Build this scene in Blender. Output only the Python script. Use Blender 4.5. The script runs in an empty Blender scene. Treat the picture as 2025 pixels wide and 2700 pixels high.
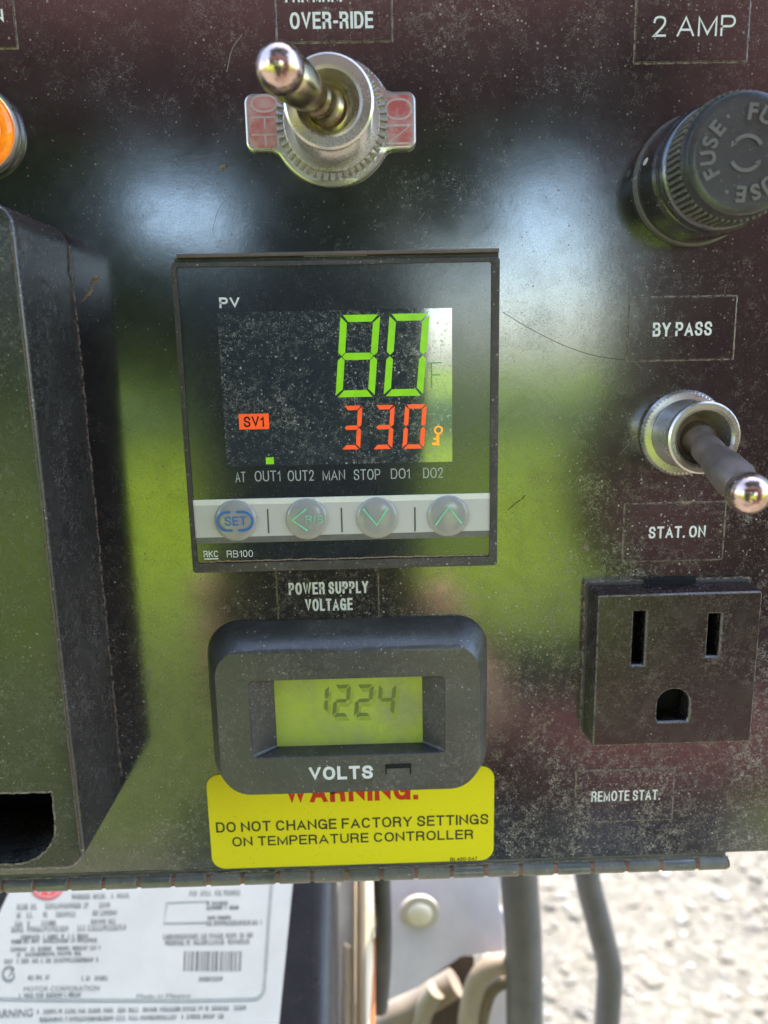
import bpy, bmesh, math, random
from math import sin, cos, pi, radians, tan
from mathutils import Vector, Matrix
from mathutils.geometry import tessellate_polygon
random.seed(7)
S = bpy.context.scene
MM = 0.001
# ------------------------------------------------------------------ camera
YAW, PITCH, ROLL, FPX, D = radians(1.023), radians(11.42), radians(-1.195), 1983.7, 120.0
_f = Vector((sin(YAW)*cos(PITCH), cos(YAW)*cos(PITCH), -sin(PITCH)))
_r0 = Vector((cos(YAW), -sin(YAW), 0)); _u0 = _r0.cross(_f)
CR = _r0*cos(ROLL) + _u0*sin(ROLL); CU = _u0*cos(ROLL) - _r0*sin(ROLL); CF = _f
cam = bpy.data.cameras.new('camera'); camo = bpy.data.objects.new('camera', cam)
S.collection.objects.link(camo); S.camera = camo
cam.sensor_fit = 'VERTICAL'; cam.sensor_height = 24.0; cam.lens = FPX/2700*24.0
cam.clip_start = 0.002; cam.clip_end = 500
m4 = Matrix((CR, CU, -CF)).transposed().to_4x4(); m4.translation = Vector((0, -D*MM, 0))
camo.matrix_world = m4
cam.dof.use_dof = True; cam.dof.focus_distance = 0.1165; cam.dof.aperture_fstop = cam.lens/1.35
# ------------------------------------------------------------------ world, sun, exposure
SUN_EL, SUN_AZ = radians(58), radians(24)      # azimuth from +Y towards +X: the sun is behind the panel
w = bpy.data.worlds.new('World'); S.world = w; w.use_nodes = True
nt = w.node_tree; bg = nt.nodes['Background']
sky = nt.nodes.new('ShaderNodeTexSky'); sky.sky_type = 'NISHITA'; sky.sun_disc = False
sky.sun_elevation = SUN_EL; sky.sun_rotation = SUN_AZ; sky.air_density = 1.0; sky.dust_density = 1.5
nt.links.new(sky.outputs[0], bg.inputs[0]); bg.inputs[1].default_value = 0.15
sun = bpy.data.lights.new('sun', 'SUN'); sun.energy = 2.0; sun.angle = radians(0.5); sun.color = (1, .95, .86)
suno = bpy.data.objects.new('sun', sun); S.collection.objects.link(suno)
sd = Vector((sin(SUN_AZ)*cos(SUN_EL), cos(SUN_AZ)*cos(SUN_EL), sin(SUN_EL)))
suno.rotation_euler = (-sd).to_track_quat('-Z', 'Y').to_euler()
S.view_settings.view_transform = 'Standard'; S.view_settings.look = 'None'
S.view_settings.exposure = 2.80; S.view_settings.gamma = 1

# ------------------------------------------------------------------ geometry of the place
# panel frame, in mm: u right, v up, h out of the panel towards the person; world = (u, -h, v)
def ray(px, py):
    return (CF + CR*((px-1012.5)/FPX) - CU*((py-1350)/FPX))
def P(px, py, h=0.0):
    d = ray(px, py); t = (D-h)/d.y
    return Vector((d.x*t, d.z*t))
def W(px, py, h=0.0):
    p = P(px, py, h); return Vector((p.x, -h, p.y))*MM
def box_of(x0, x1, y0, y1, h=0.0):
    cx, cy = (x0+x1)/2, (y0+y1)/2
    a, b, c, d = P(x0, cy, h), P(x1, cy, h), P(cx, y0, h), P(cx, y1, h)
    return (a.x+b.x)/2, (c.y+d.y)/2, b.x-a.x, c.y-d.y      # centre u, v, width, height in mm

# ------------------------------------------------------------------ materials
class NT:
    def __init__(s, name):
        s.m = bpy.data.materials.new(name); s.m.use_nodes = True; s.t = s.m.node_tree
        s.b = s.t.nodes['Principled BSDF']; s._pos = None
    def n(s, typ, **k):
        o = s.t.nodes.new('ShaderNode'+typ)
        for a, v in k.items():
            if hasattr(o, a): setattr(o, a, v)
            else: s.set(o, a, v)
        return o
    def set(s, o, a, v):
        i = o.inputs[a]
        if hasattr(v, 'is_linked') or isinstance(v, bpy.types.NodeSocket): s.t.links.new(v, i)
        else: i.default_value = v
    def pos(s):
        if s._pos is None:
            g = s.n('NewGeometry'); v = s.n('VectorMath', operation='SCALE')
            s.t.links.new(g.outputs['Position'], v.inputs[0]); v.inputs['Scale'].default_value = 1000
            s._pos = v.outputs[0]
        return s._pos
    def noise(s, sc, det=3, rough=.55, dist=0, off=0, stretch=None):
        o = s.n('TexNoise'); o.inputs['Scale'].default_value = sc; o.inputs['Detail'].default_value = det
        o.inputs['Roughness'].default_value = rough; o.inputs['Distortion'].default_value = dist
        p = s.pos()
        if off or stretch:
            mp = s.n('Mapping'); s.t.links.new(p, mp.inputs[0]); mp.inputs[1].default_value = (off, off*.7, off*1.3)
            if stretch: mp.inputs[3].default_value = stretch[:3]; mp.inputs[2].default_value = (0, radians(stretch[3]) if len(stretch) > 3 else 0, 0)
            p = mp.outputs[0]
        s.t.links.new(p, o.inputs['Vector']); return o.outputs['Fac']
    def vor(s, sc, rnd=1, off=0):
        o = s.n('TexVoronoi'); o.inputs['Scale'].default_value = sc; o.inputs['Randomness'].default_value = rnd
        s.t.links.new(s.pos(), o.inputs['Vector']); return o
    def rng(s, x, a, b, c=0., d=1.):
        o = s.n('MapRange'); o.clamp = True; s.set(o, 0, x)
        for i, v in enumerate((a, b, c, d)): s.set(o, i+1, v)
        return o.outputs[0]
    def mt(s, op, a, b=0., c=0., clamp=False):
        o = s.n('Math', operation=op); o.use_clamp = clamp
        s.set(o, 0, a); s.set(o, 1, b); s.set(o, 2, c); return o.outputs[0]
    def mix(s, f, a, b):
        o = s.n('Mix'); o.data_type = 'RGBA'
        s.set(o, 0, f)
        for i, v in ((6, a), (7, b)):
            if isinstance(v, (tuple, list)): v = (*v[:3], 1)
            s.set(o, i, v)
        return o.outputs[2]
    def put(s, **k):
        for a, v in k.items():
            a = a.replace('_', ' ')
            if isinstance(v, tuple): v = (*v[:3], 1)
            s.set(s.b, a, v)
    def bump(s, hgt, strength=.3, dist=.0001):
        o = s.n('Bump'); o.inputs['Strength'].default_value = strength; o.inputs['Distance'].default_value = dist
        s.t.links.new(hgt, o.inputs['Height']); s.t.links.new(o.outputs[0], s.b.inputs['Normal'])
    def sep(s):
        o = s.n('SeparateXYZ'); s.t.links.new(s.pos(), o.inputs[0]); return o.outputs

def dusty(name, base, rough=.3, ior=1.5, metal=0., dust=.5, haze=.12, dcol=(.42, .36, .30), grad=None, off=0,
          spec_n=1.0, base2=None, b2scale=.2, coat=0., stain=None, peel=.15, fibw=.26, mottle=False):
    """a surface under road dust: fine specks, stringy clumps and an even film"""
    s = NT(name)
    dens = s.rng(s.noise(.045, 3, .6, off=off+3), .3, .72, .35, 1.0)
    if grad: dens = s.mt('MULTIPLY', dens, grad(s))
    grain = s.rng(s.noise(2.6, 4, .75, off=off), .53, .74)
    v = s.vor(1.7); rs = s.n('SeparateColor'); s.t.links.new(v.outputs['Color'], rs.inputs[0])
    lim = s.mt('MULTIPLY', s.mt('POWER', rs.outputs[0], 4.0), .30)
    speck = s.mt('MULTIPLY', s.mt('LESS_THAN', v.outputs['Distance'], lim), rs.outputs[1])
    v2 = s.vor(3.1); r2 = s.n('SeparateColor'); s.t.links.new(v2.outputs['Color'], r2.inputs[0])
    speck2 = s.mt('MULTIPLY', s.mt('LESS_THAN', v2.outputs['Distance'], s.mt('MULTIPLY', s.mt('POWER', r2.outputs[0], 3.0), .36)), r2.outputs[2])
    def ridge(sc, det, wd, o_, dist=1.0):
        return s.rng(s.mt('ABSOLUTE', s.mt('SUBTRACT', s.noise(sc, det, .6, dist, off=off+o_), .5)), 0., wd, 1., 0.)
    gate = s.rng(s.noise(.62, 4, .7, off=off+31), .50, .60)
    gate2 = s.rng(s.noise(1.1, 3, .7, off=off+37), .50, .60)
    fib = s.mt('MAXIMUM', s.mt('MULTIPLY', ridge(.9, 3, .030, 9, 2.), gate), s.mt('MULTIPLY', ridge(1.7, 2, .045, 19, 1.5), gate2))
    fib = s.mt('MAXIMUM', fib, s.rng(s.noise(.9, 8, .8, 1., off=off+23), .56, .66))
    patch = s.rng(s.noise(.16, 4, .65, off=off+5), .40, .66)
    fib = s.mt('MULTIPLY', fib, s.mt('ADD', s.mt('MULTIPLY', patch, .75), .25))
    a = s.mt('MULTIPLY', s.mt('ADD', s.mt('MULTIPLY', s.mt('MULTIPLY', grain, s.mt('ADD', s.mt('MULTIPLY', patch, .8), .2)), .17), s.mt('MULTIPLY', fib, fibw)), dens)
    a = s.mt('ADD', a, s.mt('MULTIPLY', s.mt('ADD', s.mt('MULTIPLY', speck, .8), s.mt('MULTIPLY', speck2, .30)), dens))
    a = s.mt('MULTIPLY', a, dust)
    mask = s.mt('ADD', a, s.mt('MULTIPLY', s.rng(s.noise(.12, 4, .65, off=off+1), .3, .7, .4, 1.), haze), clamp=True)
    b = base
    if base2: b = s.mix(s.rng(s.noise(b2scale, 4, .6, off=off+2), .4, .62), base, base2)
    if stain:
        sc, lo, hi, col = stain
        b = s.mix(s.rng(s.noise(sc, 5, .7, .5, off=off+4), lo, hi), b, col)
    s.put(Base_Color=s.mix(mask, b, dcol), IOR=ior)
    clean = s.mt('SUBTRACT', .5, s.mt('MULTIPLY', mask, .5), clamp=True)
    if not mottle: s.put(Specular_IOR_Level=clean)
    if mottle: s.put(Specular_IOR_Level=s.mt('MULTIPLY', s.mt('MULTIPLY', clean, 2.), s.mt('MULTIPLY', s.mt('MULTIPLY', s.rng(s.noise(4.6, 6, .85, off=off+41), .38, .62, .74, .36), s.rng(s.vor(2.0).outputs['Distance'], .05, .13, .45, 1.)), s.rng(s.noise(.13, 6, .7, 1.5, off=off+43), .36, .56, .85, 1.))))
    rr = s.rng(s.noise(.1, 5, .65, off=off+6), .3, .7, rough*.8, rough*1.25)
    s.put(Roughness=s.mt('ADD', rr, s.mt('MULTIPLY', mask, .14 if not metal else .3), clamp=True))
    if metal: s.put(Metallic=s.mt('SUBTRACT', metal, s.mt('MULTIPLY', mask, metal)))
    if coat: s.put(Coat_Weight=coat, Coat_Roughness=.05)
    if peel:
        s.bump(s.mt('ADD', s.noise(1.3, 2), s.mt('MULTIPLY', a, .6)), peel, .00008)
    return s.m

def plain(name, col, rough=.5, metal=0., ior=1.5, emit=0., var=.12, sc=.8, trans=0., alpha=1.):
    s = NT(name)
    c2 = tuple(max(0, c*(1-var*2)) for c in col)
    c = s.mix(s.rng(s.noise(sc, 4, .65), .35, .7), col, c2)
    s.put(Base_Color=c, Roughness=rough, Metallic=metal, IOR=ior)
    if trans: s.put(Transmission_Weight=trans)
    if emit: s.put(Emission_Color=c, Emission_Strength=emit)
    if alpha < 1: s.put(Alpha=alpha)
    return s.m

def panel_grad(s):
    x, y, z = s.sep()
    low = s.rng(z, -8., -60., .5, 2.2)
    right = s.rng(x, -20., 48., .5, 1.)
    top = s.rng(z, 36., 54., 0., .5)
    return s.mt('ADD', s.mt('MULTIPLY', low, right), top)

def make_panel_mat():
    m = dusty('black_powder_coat', (.006, .006, .007), rough=.13, ior=2.4, dust=2.0, haze=.024, grad=panel_grad, peel=.035, fibw=.52, mottle=True,
              dcol=(.47, .42, .36))
    t = m.node_tree
    return m
M = {}
M['panel'] = make_panel_mat()
M['label'] = M['panel']
M['plastic'] = dusty('black_plastic', (.014, .013, .013), rough=.42, ior=1.6, dust=2.2, haze=0.12, off=4, peel=.3, dcol=(.40, .34, .31), fibw=.3)
M['bezel'] = dusty('dusty_bezel', (.02, .019, .018), rough=.55, dust=1.8, haze=0.15, off=14, peel=.4)
M['socket'] = dusty('dark_maroon_plastic', (.011, .006, .007), rough=.25, ior=1.9, dust=1.5, haze=.012, off=31, peel=.2, dcol=(.42, .34, .31), fibw=.38, stain=(.11, .60, .78, (.075, .055, .05)))
M['cover'] = dusty('black_cover_plastic', (.012, .012, .011), rough=.25, ior=1.7, dust=1.8, haze=.05, off=41, peel=.1, dcol=(.45, .42, .36), fibw=.32)
M['meter'] = dusty('grey_black_plastic', (.024, .026, .023), rough=.36, ior=2.0, dust=2.6, haze=.11, off=51, peel=.35, dcol=(.42, .38, .33), fibw=.34)
M['edge_dust'] = None
M['facia'] = dusty('smoked_facia', (.012, .018, .024), rough=.16, ior=1.9, dust=.6, haze=0.03, off=61, peel=.04)
M['window'] = dusty('display_glass', (.012, .028, .038), rough=.065, ior=3.4, dust=3.2, haze=.03, off=71, peel=.0, dcol=(.5, .48, .42), fibw=.42)
M['silver'] = dusty('silver_strip', (.64, .62, .58), rough=.35, dust=.6, haze=.05, off=81, peel=.03)
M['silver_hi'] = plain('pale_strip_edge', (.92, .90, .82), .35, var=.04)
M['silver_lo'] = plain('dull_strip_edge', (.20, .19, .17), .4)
M['button'] = plain('soft_button', (.40, .385, .35), .16, ior=1.6, var=.04)
M['white_ink'] = plain('white_ink', (.90, .90, .88), .5, var=.06, sc=1.5)
M['grey_ink'] = plain('pale_grey_ink', (.50, .52, .50), .5, var=.12, sc=1.5)
M['blue_ink'] = plain('blue_ink', (.04, .20, .60), .4)
M['mint_ink'] = plain('mint_ink', (.30, .80, .50), .4)
M['divider'] = plain('dark_divider', (.12, .11, .10), .6)
M['lcd_green'] = plain('green_segment', (.14, .36, .010), .3, emit=.17, var=.10, sc=.5)
M['lcd_dim'] = plain('faint_green_segment', (.06, .16, .03), .3, emit=.15)
M['lcd_red'] = plain('red_segment', (.70, .085, .02), .3, emit=.12, var=.08, sc=.5)
M['lcd_orange'] = plain('orange_segment', (.75, .22, .02), .3, emit=.22, var=.04)
M['black'] = plain('black_void', (.004, .004, .004), .8)
M['lcd_back'] = dusty('lime_display', (.50, .60, .07), rough=.25, dust=1.6, haze=.10, off=91, peel=0, dcol=(.50, .50, .34), base2=(.38, .43, .13), b2scale=.09)
M['lcd_ink'] = plain('faded_segment', (.23, .28, .07), .5)
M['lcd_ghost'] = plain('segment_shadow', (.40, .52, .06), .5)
M['yellow'] = dusty('yellow_vinyl', (.92, .80, .002), rough=.42, dust=.7, haze=.02, off=101, peel=.02, dcol=(.42, .34, .03), fibw=.15)
M['sticker_black'] = plain('faded_black_ink', (.055, .06, .02), .5, var=.2, sc=3)
M['sticker_red'] = plain('red_ink', (.72, .035, .005), .5)
M['nickel'] = dusty('dull_nickel', (.66, .61, .55), rough=.24, metal=1., dust=.8, haze=.16, off=111, peel=.1, dcol=(.55, .47, .40))
M['brass'] = dusty('worn_brass', (.60, .50, .30), rough=.22, metal=1., dust=.35, haze=.04, off=121, peel=.1, base2=(.38, .31, .18), b2scale=.35, dcol=(.35, .3, .2))
M['chrome'] = dusty('scuffed_chrome', (.80, .58, .50), rough=.17, metal=1., dust=1.3, haze=.07, off=131, peel=.25, base2=(.55, .36, .28), b2scale=.45)  # pink tint stands in for the red shirt's reflection
M['dull_lever'] = dusty('tarnished_lever', (.22, .19, .17), rough=.34, metal=1., dust=1.2, haze=.75, off=141, peel=.3, dcol=(.21, .14, .10), base2=(.10, .10, .11), b2scale=.3, fibw=.4)
M['plate_red'] = dusty('red_filled_plate', (.62, .09, .08), rough=.33, metal=.4, dust=1.6, haze=.30, off=151, peel=.1, dcol=(.72, .50, .48), base2=(.66, .34, .32), b2scale=.5)
M['fuse'] = dusty('black_bakelite', (.010, .009, .009), rough=.2, ior=2.0, dust=1.2, haze=.05, off=161, peel=.1)
M['fuse_top'] = dusty('worn_grey_bakelite', (.026, .025, .025), rough=.32, ior=1.8, dust=1.3, haze=.04, off=171, peel=.2, dcol=(.36, .33, .31))
M['fuse_rib'] = dusty('dusty_knurl', (.03, .029, .025), rough=.4, ior=1.8, dust=2.2, haze=0.26, off=181, peel=.2, dcol=(.44, .39, .31))
M['amber'] = plain('amber_lens', (.95, .26, .01), .08, emit=.12, sc=.3, var=.25)
M['amber_core'] = plain('amber_core', (.65, .09, .004), .1, emit=.05, sc=.3)
M['rust'] = dusty('rust', (.36, .15, .07), rough=.8, dust=1.2, haze=.25, off=191, base2=(.14, .06, .035), b2scale=.5)
M['hinge'] = dusty('dusty_hinge_steel', (.11, .108, .09), rough=.38, ior=1.8, metal=.3, dust=2.0, haze=.22, off=201, peel=.4, base2=(.17, .17, .14), b2scale=.25, fibw=.3)
M['hinge_b'] = dusty('bluish_hinge_steel', (.19, .205, .19), rough=.30, ior=1.9, metal=.5, dust=1.6, haze=.16, off=211, peel=.4, base2=(.12, .13, .11), b2scale=.3, fibw=.3)
M['dust_clump'] = plain('dried_mud', (.40, .30, .20), .95, sc=2.5, var=.3)

def edge_mat():
    s = NT('dust_line'); s.put(Base_Color=s.mix(s.rng(s.noise(1.2, 4), .4, .6), (.34, .27, .21), (.20, .16, .13)), Roughness=.95)
    s.put(Alpha=s.rng(s.noise(.9, 5, .7, off=8), .36, .56, .25, .95)); return s.m
M['edge_dust'] = edge_mat()

# ------------------------------------------------------------------ mesh helpers
def finish(name, verts, faces, mat, parent=None, smooth=38, matrix=None):
    me = bpy.data.meshes.new(name); me.from_pydata([tuple(v) for v in verts], [], faces)
    bm = bmesh.new(); bm.from_mesh(me)
    bmesh.ops.remove_doubles(bm, verts=bm.verts, dist=1e-7)
    bmesh.ops.recalc_face_normals(bm, faces=bm.faces)
    if smooth:
        for f in bm.faces: f.smooth = True
        for e in bm.edges:
            if len(e.link_faces) == 2:
                an = e.calc_face_angle(0)
                if an > radians(smooth): e.smooth = False
                elif an > .03:
                    a1, a2 = e.link_faces[0].calc_area(), e.link_faces[1].calc_area()
                    if max(a1, a2) > 6*min(a1, a2): e.smooth = False
    bm.to_mesh(me); bm.free()
    me.materials.append(mat)
    o = bpy.data.objects.new(name, me); S.collection.objects.link(o)
    if matrix is not None: o.matrix_world = matrix
    if parent is not None: o.parent = parent
    return o
class G:
    """collects panel-frame geometry (u, v, h in mm)"""
    def __init__(s): s.v = []; s.f = []
    def add(s, vs, fs):
        k = len(s.v); s.v += [Vector(a) for a in vs]; s.f += [tuple(i+k for i in f) for f in fs]; return s
    def loops(s, rings, closed=True):
        """skin a list of rings of equal length"""
        n = len(rings[0]); vs = [p for r in rings for p in r]; fs = []
        for i in range(len(rings)-1):
            for j in range(n if closed else n-1):
                a = i*n+j; b = i*n+(j+1) % n
                fs.append((a, b, b+n, a+n))
        return s.add(vs, fs)
    def cap(s, outer, holes=(), flip=False):
        ls = [outer]+list(holes); vs = [p for l in ls for p in l]
        try: tr = tessellate_polygon([[Vector((p[0], p[1], 0)) for p in l] for l in ls])
        except Exception: tr = [tuple(range(len(outer)))]
        return s.add(vs, tr)
    def lathe(s, prof, seg=64, c=(0, 0), a0=0, capend=True):
        rings = [[(c[0]+r*cos(a0+2*pi*i/seg), c[1]+r*sin(a0+2*pi*i/seg), h) for i in range(seg)] for r, h in prof]
        s.loops(rings)
        if capend: s.add(rings[-1], [tuple(range(seg))])
        return s
    def prism(s, out, h0, h1, bev=0, holes=(), steps=2):
        rings = [[(x, y, h0) for x, y in out]]
        if bev:
            for k in range(steps+1):
                a = pi/2*k/steps; ins = bev*(1-cos(a)); hh = h1-bev+bev*sin(a)
                rings.append([(x, y, hh) for x, y in inset(out, ins)])
        else: rings.append([(x, y, h1) for x, y in out])
        s.loops(rings)
        top = rings[-1]
        s.cap(top, [[(x, y, h1) for x, y in ho] for ho in holes])
        for ho in holes: s.loops([[(x, y, h1) for x, y in ho], [(x, y, h0) for x, y in ho]])
        return s
    def tube(s, pts, rad, seg=16, caps=True):
        pts = [Vector(p) for p in pts]; n = len(pts)
        if not hasattr(rad, '__len__'): rad = [rad]*n
        rings = []; prev = None
        for i, p in enumerate(pts):
            t = (pts[min(i+1, n-1)]-pts[max(i-1, 0)]).normalized()
            if prev is None:
                prev = t.orthogonal().normalized()
            a = (prev - t*prev.dot(t)).normalized(); b = t.cross(a); prev = a
            rings.append([p+(a*cos(2*pi*j/seg)+b*sin(2*pi*j/seg))*rad[i] for j in range(seg)])
        s.loops(rings)
        if caps:
            s.add(rings[0], [tuple(range(seg))]); s.add(rings[-1], [tuple(range(seg))])
        return s
    def box(s, x0, x1, y0, y1, z0, z1):
        vs = [(x, y, z) for x in (x0, x1) for y in (y0, y1) for z in (z0, z1)]
        return s.add(vs, [(0, 1, 3, 2), (4, 5, 7, 6), (0, 1, 5, 4), (2, 3, 7, 6), (0, 2, 6, 4), (1, 3, 7, 5)])
    def out(s, name, mat, parent=None, org=None, smooth=38):
        """link as ONE mesh object; vertices are converted to world axes, relative to the parent's origin"""
        o = org if org is not None else (parent['_o'] if parent is not None and '_o' in parent else (0, 0, 0))
        vs = [Vector((p.x-o[0], -(p.z-o[2]), p.y-o[1]))*MM for p in s.v]
        return finish(name, vs, s.f, mat, parent, smooth)
def inset(poly, d):
    if d == 0: return list(poly)
    n = len(poly); out = []
    ar = sum(poly[i][0]*poly[(i+1) % n][1]-poly[(i+1) % n][0]*poly[i][1] for i in range(n))
    sg = 1 if ar > 0 else -1
    for i in range(n):
        a = Vector(poly[i-1]); b = Vector(poly[i]); c = Vector(poly[(i+1) % n])
        e1 = (b-a).normalized(); e2 = (c-b).normalized()
        n1 = Vector((-e1.y, e1.x))*sg; n2 = Vector((-e2.y, e2.x))*sg
        m = n1+n2; k = m.length_squared
        m = n1 if k < 1e-6 else m*(2/k)
        if m.length > 2.5: m = m.normalized()*2.5
        out.append(tuple(b+m*d))
    return out
def rrect(cx, cy, w, h, r, seg=8):
    pts = []
    for k, (sx, sy) in enumerate(((1, 1), (-1, 1), (-1, -1), (1, -1))):
        for i in range(seg+1):
            a = pi/2*k+pi/2*i/seg
            pts.append((cx+sx*(w/2-r)+r*cos(a), cy+sy*(h/2-r)+r*sin(a)))
    return pts
def rect(cx, cy, w, h): return [(cx+w/2, cy+h/2), (cx-w/2, cy+h/2), (cx-w/2, cy-h/2), (cx+w/2, cy-h/2)]
def circ(cx, cy, r, n=48, a0=0): return [(cx+r*cos(a0+2*pi*i/n), cy+r*sin(a0+2*pi*i/n)) for i in range(n)]
def thing(name, label, cat, o=(0, 0, 0), group=None):
    e = bpy.data.objects.new(name, None); S.collection.objects.link(e)
    e.empty_display_size = .005
    e.location = Vector((o[0], -o[2], o[1]))*MM
    e['label'] = label; e['category'] = cat
    if group: e['group'] = group
    ORG[e.name] = o
    return e
ORG = {}
_out = G.out
def g_out(self, name, mat, parent=None, smooth=38, **k):
    o = (0, 0, 0); q = parent
    while q is not None and q.name not in ORG: q = q.parent
    if q is not None: o = ORG[q.name]
    vs = [Vector((p.x-o[0], -(p.z-o[2]), p.y-o[1]))*MM for p in self.v]
    ob = finish(name, vs, self.f, mat, parent, smooth)
    for a, b in k.items(): ob[a] = b
    return ob
G.out = g_out
def tag(o, label, cat, group=None):
    o['label'] = label; o['category'] = cat
    if group: o['group'] = group
    return o
_txt = {}
def text_mesh(s, bold=0.0, spacing=1.0):
    key = (s, bold, spacing)
    if key in _txt: return _txt[key]
    c = bpy.data.curves.new('t', 'FONT'); c.body = s; c.offset = bold; c.space_character = spacing; c.resolution_u = 5
    o = bpy.data.objects.new('t', c); S.collection.objects.link(o)
    bpy.context.view_layer.update()
    me = o.to_mesh(); vs = [v.co.copy() for v in me.vertices]; fs = [tuple(p.vertices) for p in me.polygons]
    o.to_mesh_clear(); bpy.data.objects.remove(o); bpy.data.curves.remove(c)
    x0 = min(v.x for v in vs); x1 = max(v.x for v in vs); y0 = min(v.y for v in vs); y1 = max(v.y for v in vs)
    vs = [((v.x-x0)/(x1-x0), (v.y-y0)/(y1-y0)) for v in vs]
    _txt[key] = (vs, fs, (x1-x0)/(y1-y0)); return _txt[key]
def _el(cx, cy, rx, ry, a0, a1, n=12, e=.90):
    r = []
    for i in range(n+1):
        a = radians(a0+(a1-a0)*i/n); c_, s_ = cos(a), sin(a)
        r.append((cx+rx*math.copysign(abs(c_)**e, c_), cy+ry*math.copysign(abs(s_)**e, s_)))
    return r
def _cr(p, n=5):
    o = []
    for i in range(len(p)-1):
        a, b, c, d = [Vector(p[k]) for k in (max(i-1, 0), i, i+1, min(i+2, len(p)-1))]
        for k in range(n):
            t = k/n; v = .5*((2*b)+(-a+c)*t+(2*a-5*b+4*c-d)*t*t+(-a+3*b-3*c+d)*t**3); o.append((v.x, v.y))
    return o+[p[-1]]
_S = _cr([(.97, .76), (.82, .95), (.5, 1), (.16, .94), (.04, .74), (.18, .58), (.5, .51), (.82, .43), (.97, .26), (.85, .06), (.5, 0), (.15, .05), (0, .25)])
_C = _el(.5, .5, .5, .5, 38, 322, 22)
GL = {
 'A': (.72, [[(0, 0), (.5, 1), (1, 0)], [(.2, .30), (.8, .30)]]), 'B': (.62, [[(0, 0), (0, 1), (.6, 1)]+_el(.6, .76, .33, .24, 75, -75, 8)+[(.6, .52), (0, .52)], [(.6, .52)]+_el(.62, .26, .38, .26, 75, -75, 8)+[(.6, 0), (0, 0)]]),
 'C': (.68, [_C]), 'D': (.66, [[(0, 0), (0, 1), (.5, 1)]+_el(.5, .5, .5, .5, 80, -80, 14)+[(.5, 0), (0, 0)]]),
 'E': (.56, [[(1, 1), (0, 1), (0, 0), (1, 0)], [(0, .52), (.92, .52)]]), 'F': (.54, [[(1, 1), (0, 1), (0, 0)], [(0, .50), (.88, .50)]]),
 'G': (.70, [_el(.5, .5, .5, .5, 38, 345, 24)+[(1, .46), (.56, .46)], [(1, .46), (1, 0)]]), 'H': (.66, [[(0, 0), (0, 1)], [(1, 0), (1, 1)], [(0, .52), (1, .52)]]),
 'I': (.02, [[(.5, 0), (.5, 1)]]), 'K': (.64, [[(0, 0), (0, 1)], [(1, 1), (.06, .38)], [(.35, .6), (1, 0)]]), 'L': (.52, [[(0, 1), (0, 0), (1, 0)]]),
 'M': (.80, [[(0, 0), (0, 1), (.5, .08), (1, 1), (1, 0)]]), 'N': (.66, [[(0, 0), (0, 1), (1, 0), (1, 1)]]), 'O': (.72, [_el(.5, .5, .5, .5, 0, 360, 30)]),
 'P': (.60, [[(0, 0), (0, 1), (.6, 1)]+_el(.6, .73, .4, .27, 75, -75, 10)+[(.6, .46), (0, .46)]]),
 'R': (.64, [[(0, 0), (0, 1), (.6, 1)]+_el(.6, .75, .36, .25, 75, -75, 10)+[(.6, .5), (0, .5)], [(.62, .5), (.9, .38), (.95, 0)]]),
 'S': (.62, [_S]), 'T': (.62, [[(0, 1), (1, 1)], [(.5, 1), (.5, 0)]]), 'U': (.64, [[(0, 1), (0, .35)]+_el(.5, .35, .5, .35, 180, 360, 12)+[(1, .35), (1, 1)]]),
 'V': (.68, [[(0, 1), (.5, 0), (1, 1)]]), 'W': (.98, [[(0, 1), (.25, 0), (.5, .96), (.75, 0), (1, 1)]]), 'X': (.66, [[(0, 0), (1, 1)], [(0, 1), (1, 0)]]),
 'Y': (.68, [[(0, 1), (.5, .44), (1, 1)], [(.5, .44), (.5, 0)]]),
 '0': (.52, [_el(.5, .5, .5, .5, 0, 360, 26)]), '1': (.26, [[(.05, .74), (.6, .84), (.95, 1), (.95, 0)]]), '2': (.52, [_cr([(.02, .74), (.14, .94), (.5, 1), (.86, .94), (.97, .74), (.8, .5), (.35, .2), (.04, 0)])+[(1, 0)]]),
 '4': (.54, [[(.75, 0), (.75, 1), (0, .28), (1.05, .28)]]), '7': (.5, [[(0, 1), (1, 1), (.4, 0)]]),
 'o': (.42, [_el(.5, .5, .5, .5, 0, 360, 20)]), '-': (.26, [[(0, .38), (1, .38)]]), '.': (.02, [[(.5, 0), (.5, .02)]]), ':': (.02, [[(.5, 0), (.5, .02)], [(.5, .60), (.5, .62)]]), '/': (.26, [[(0, 0), (1, 1)]]),
}
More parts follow.
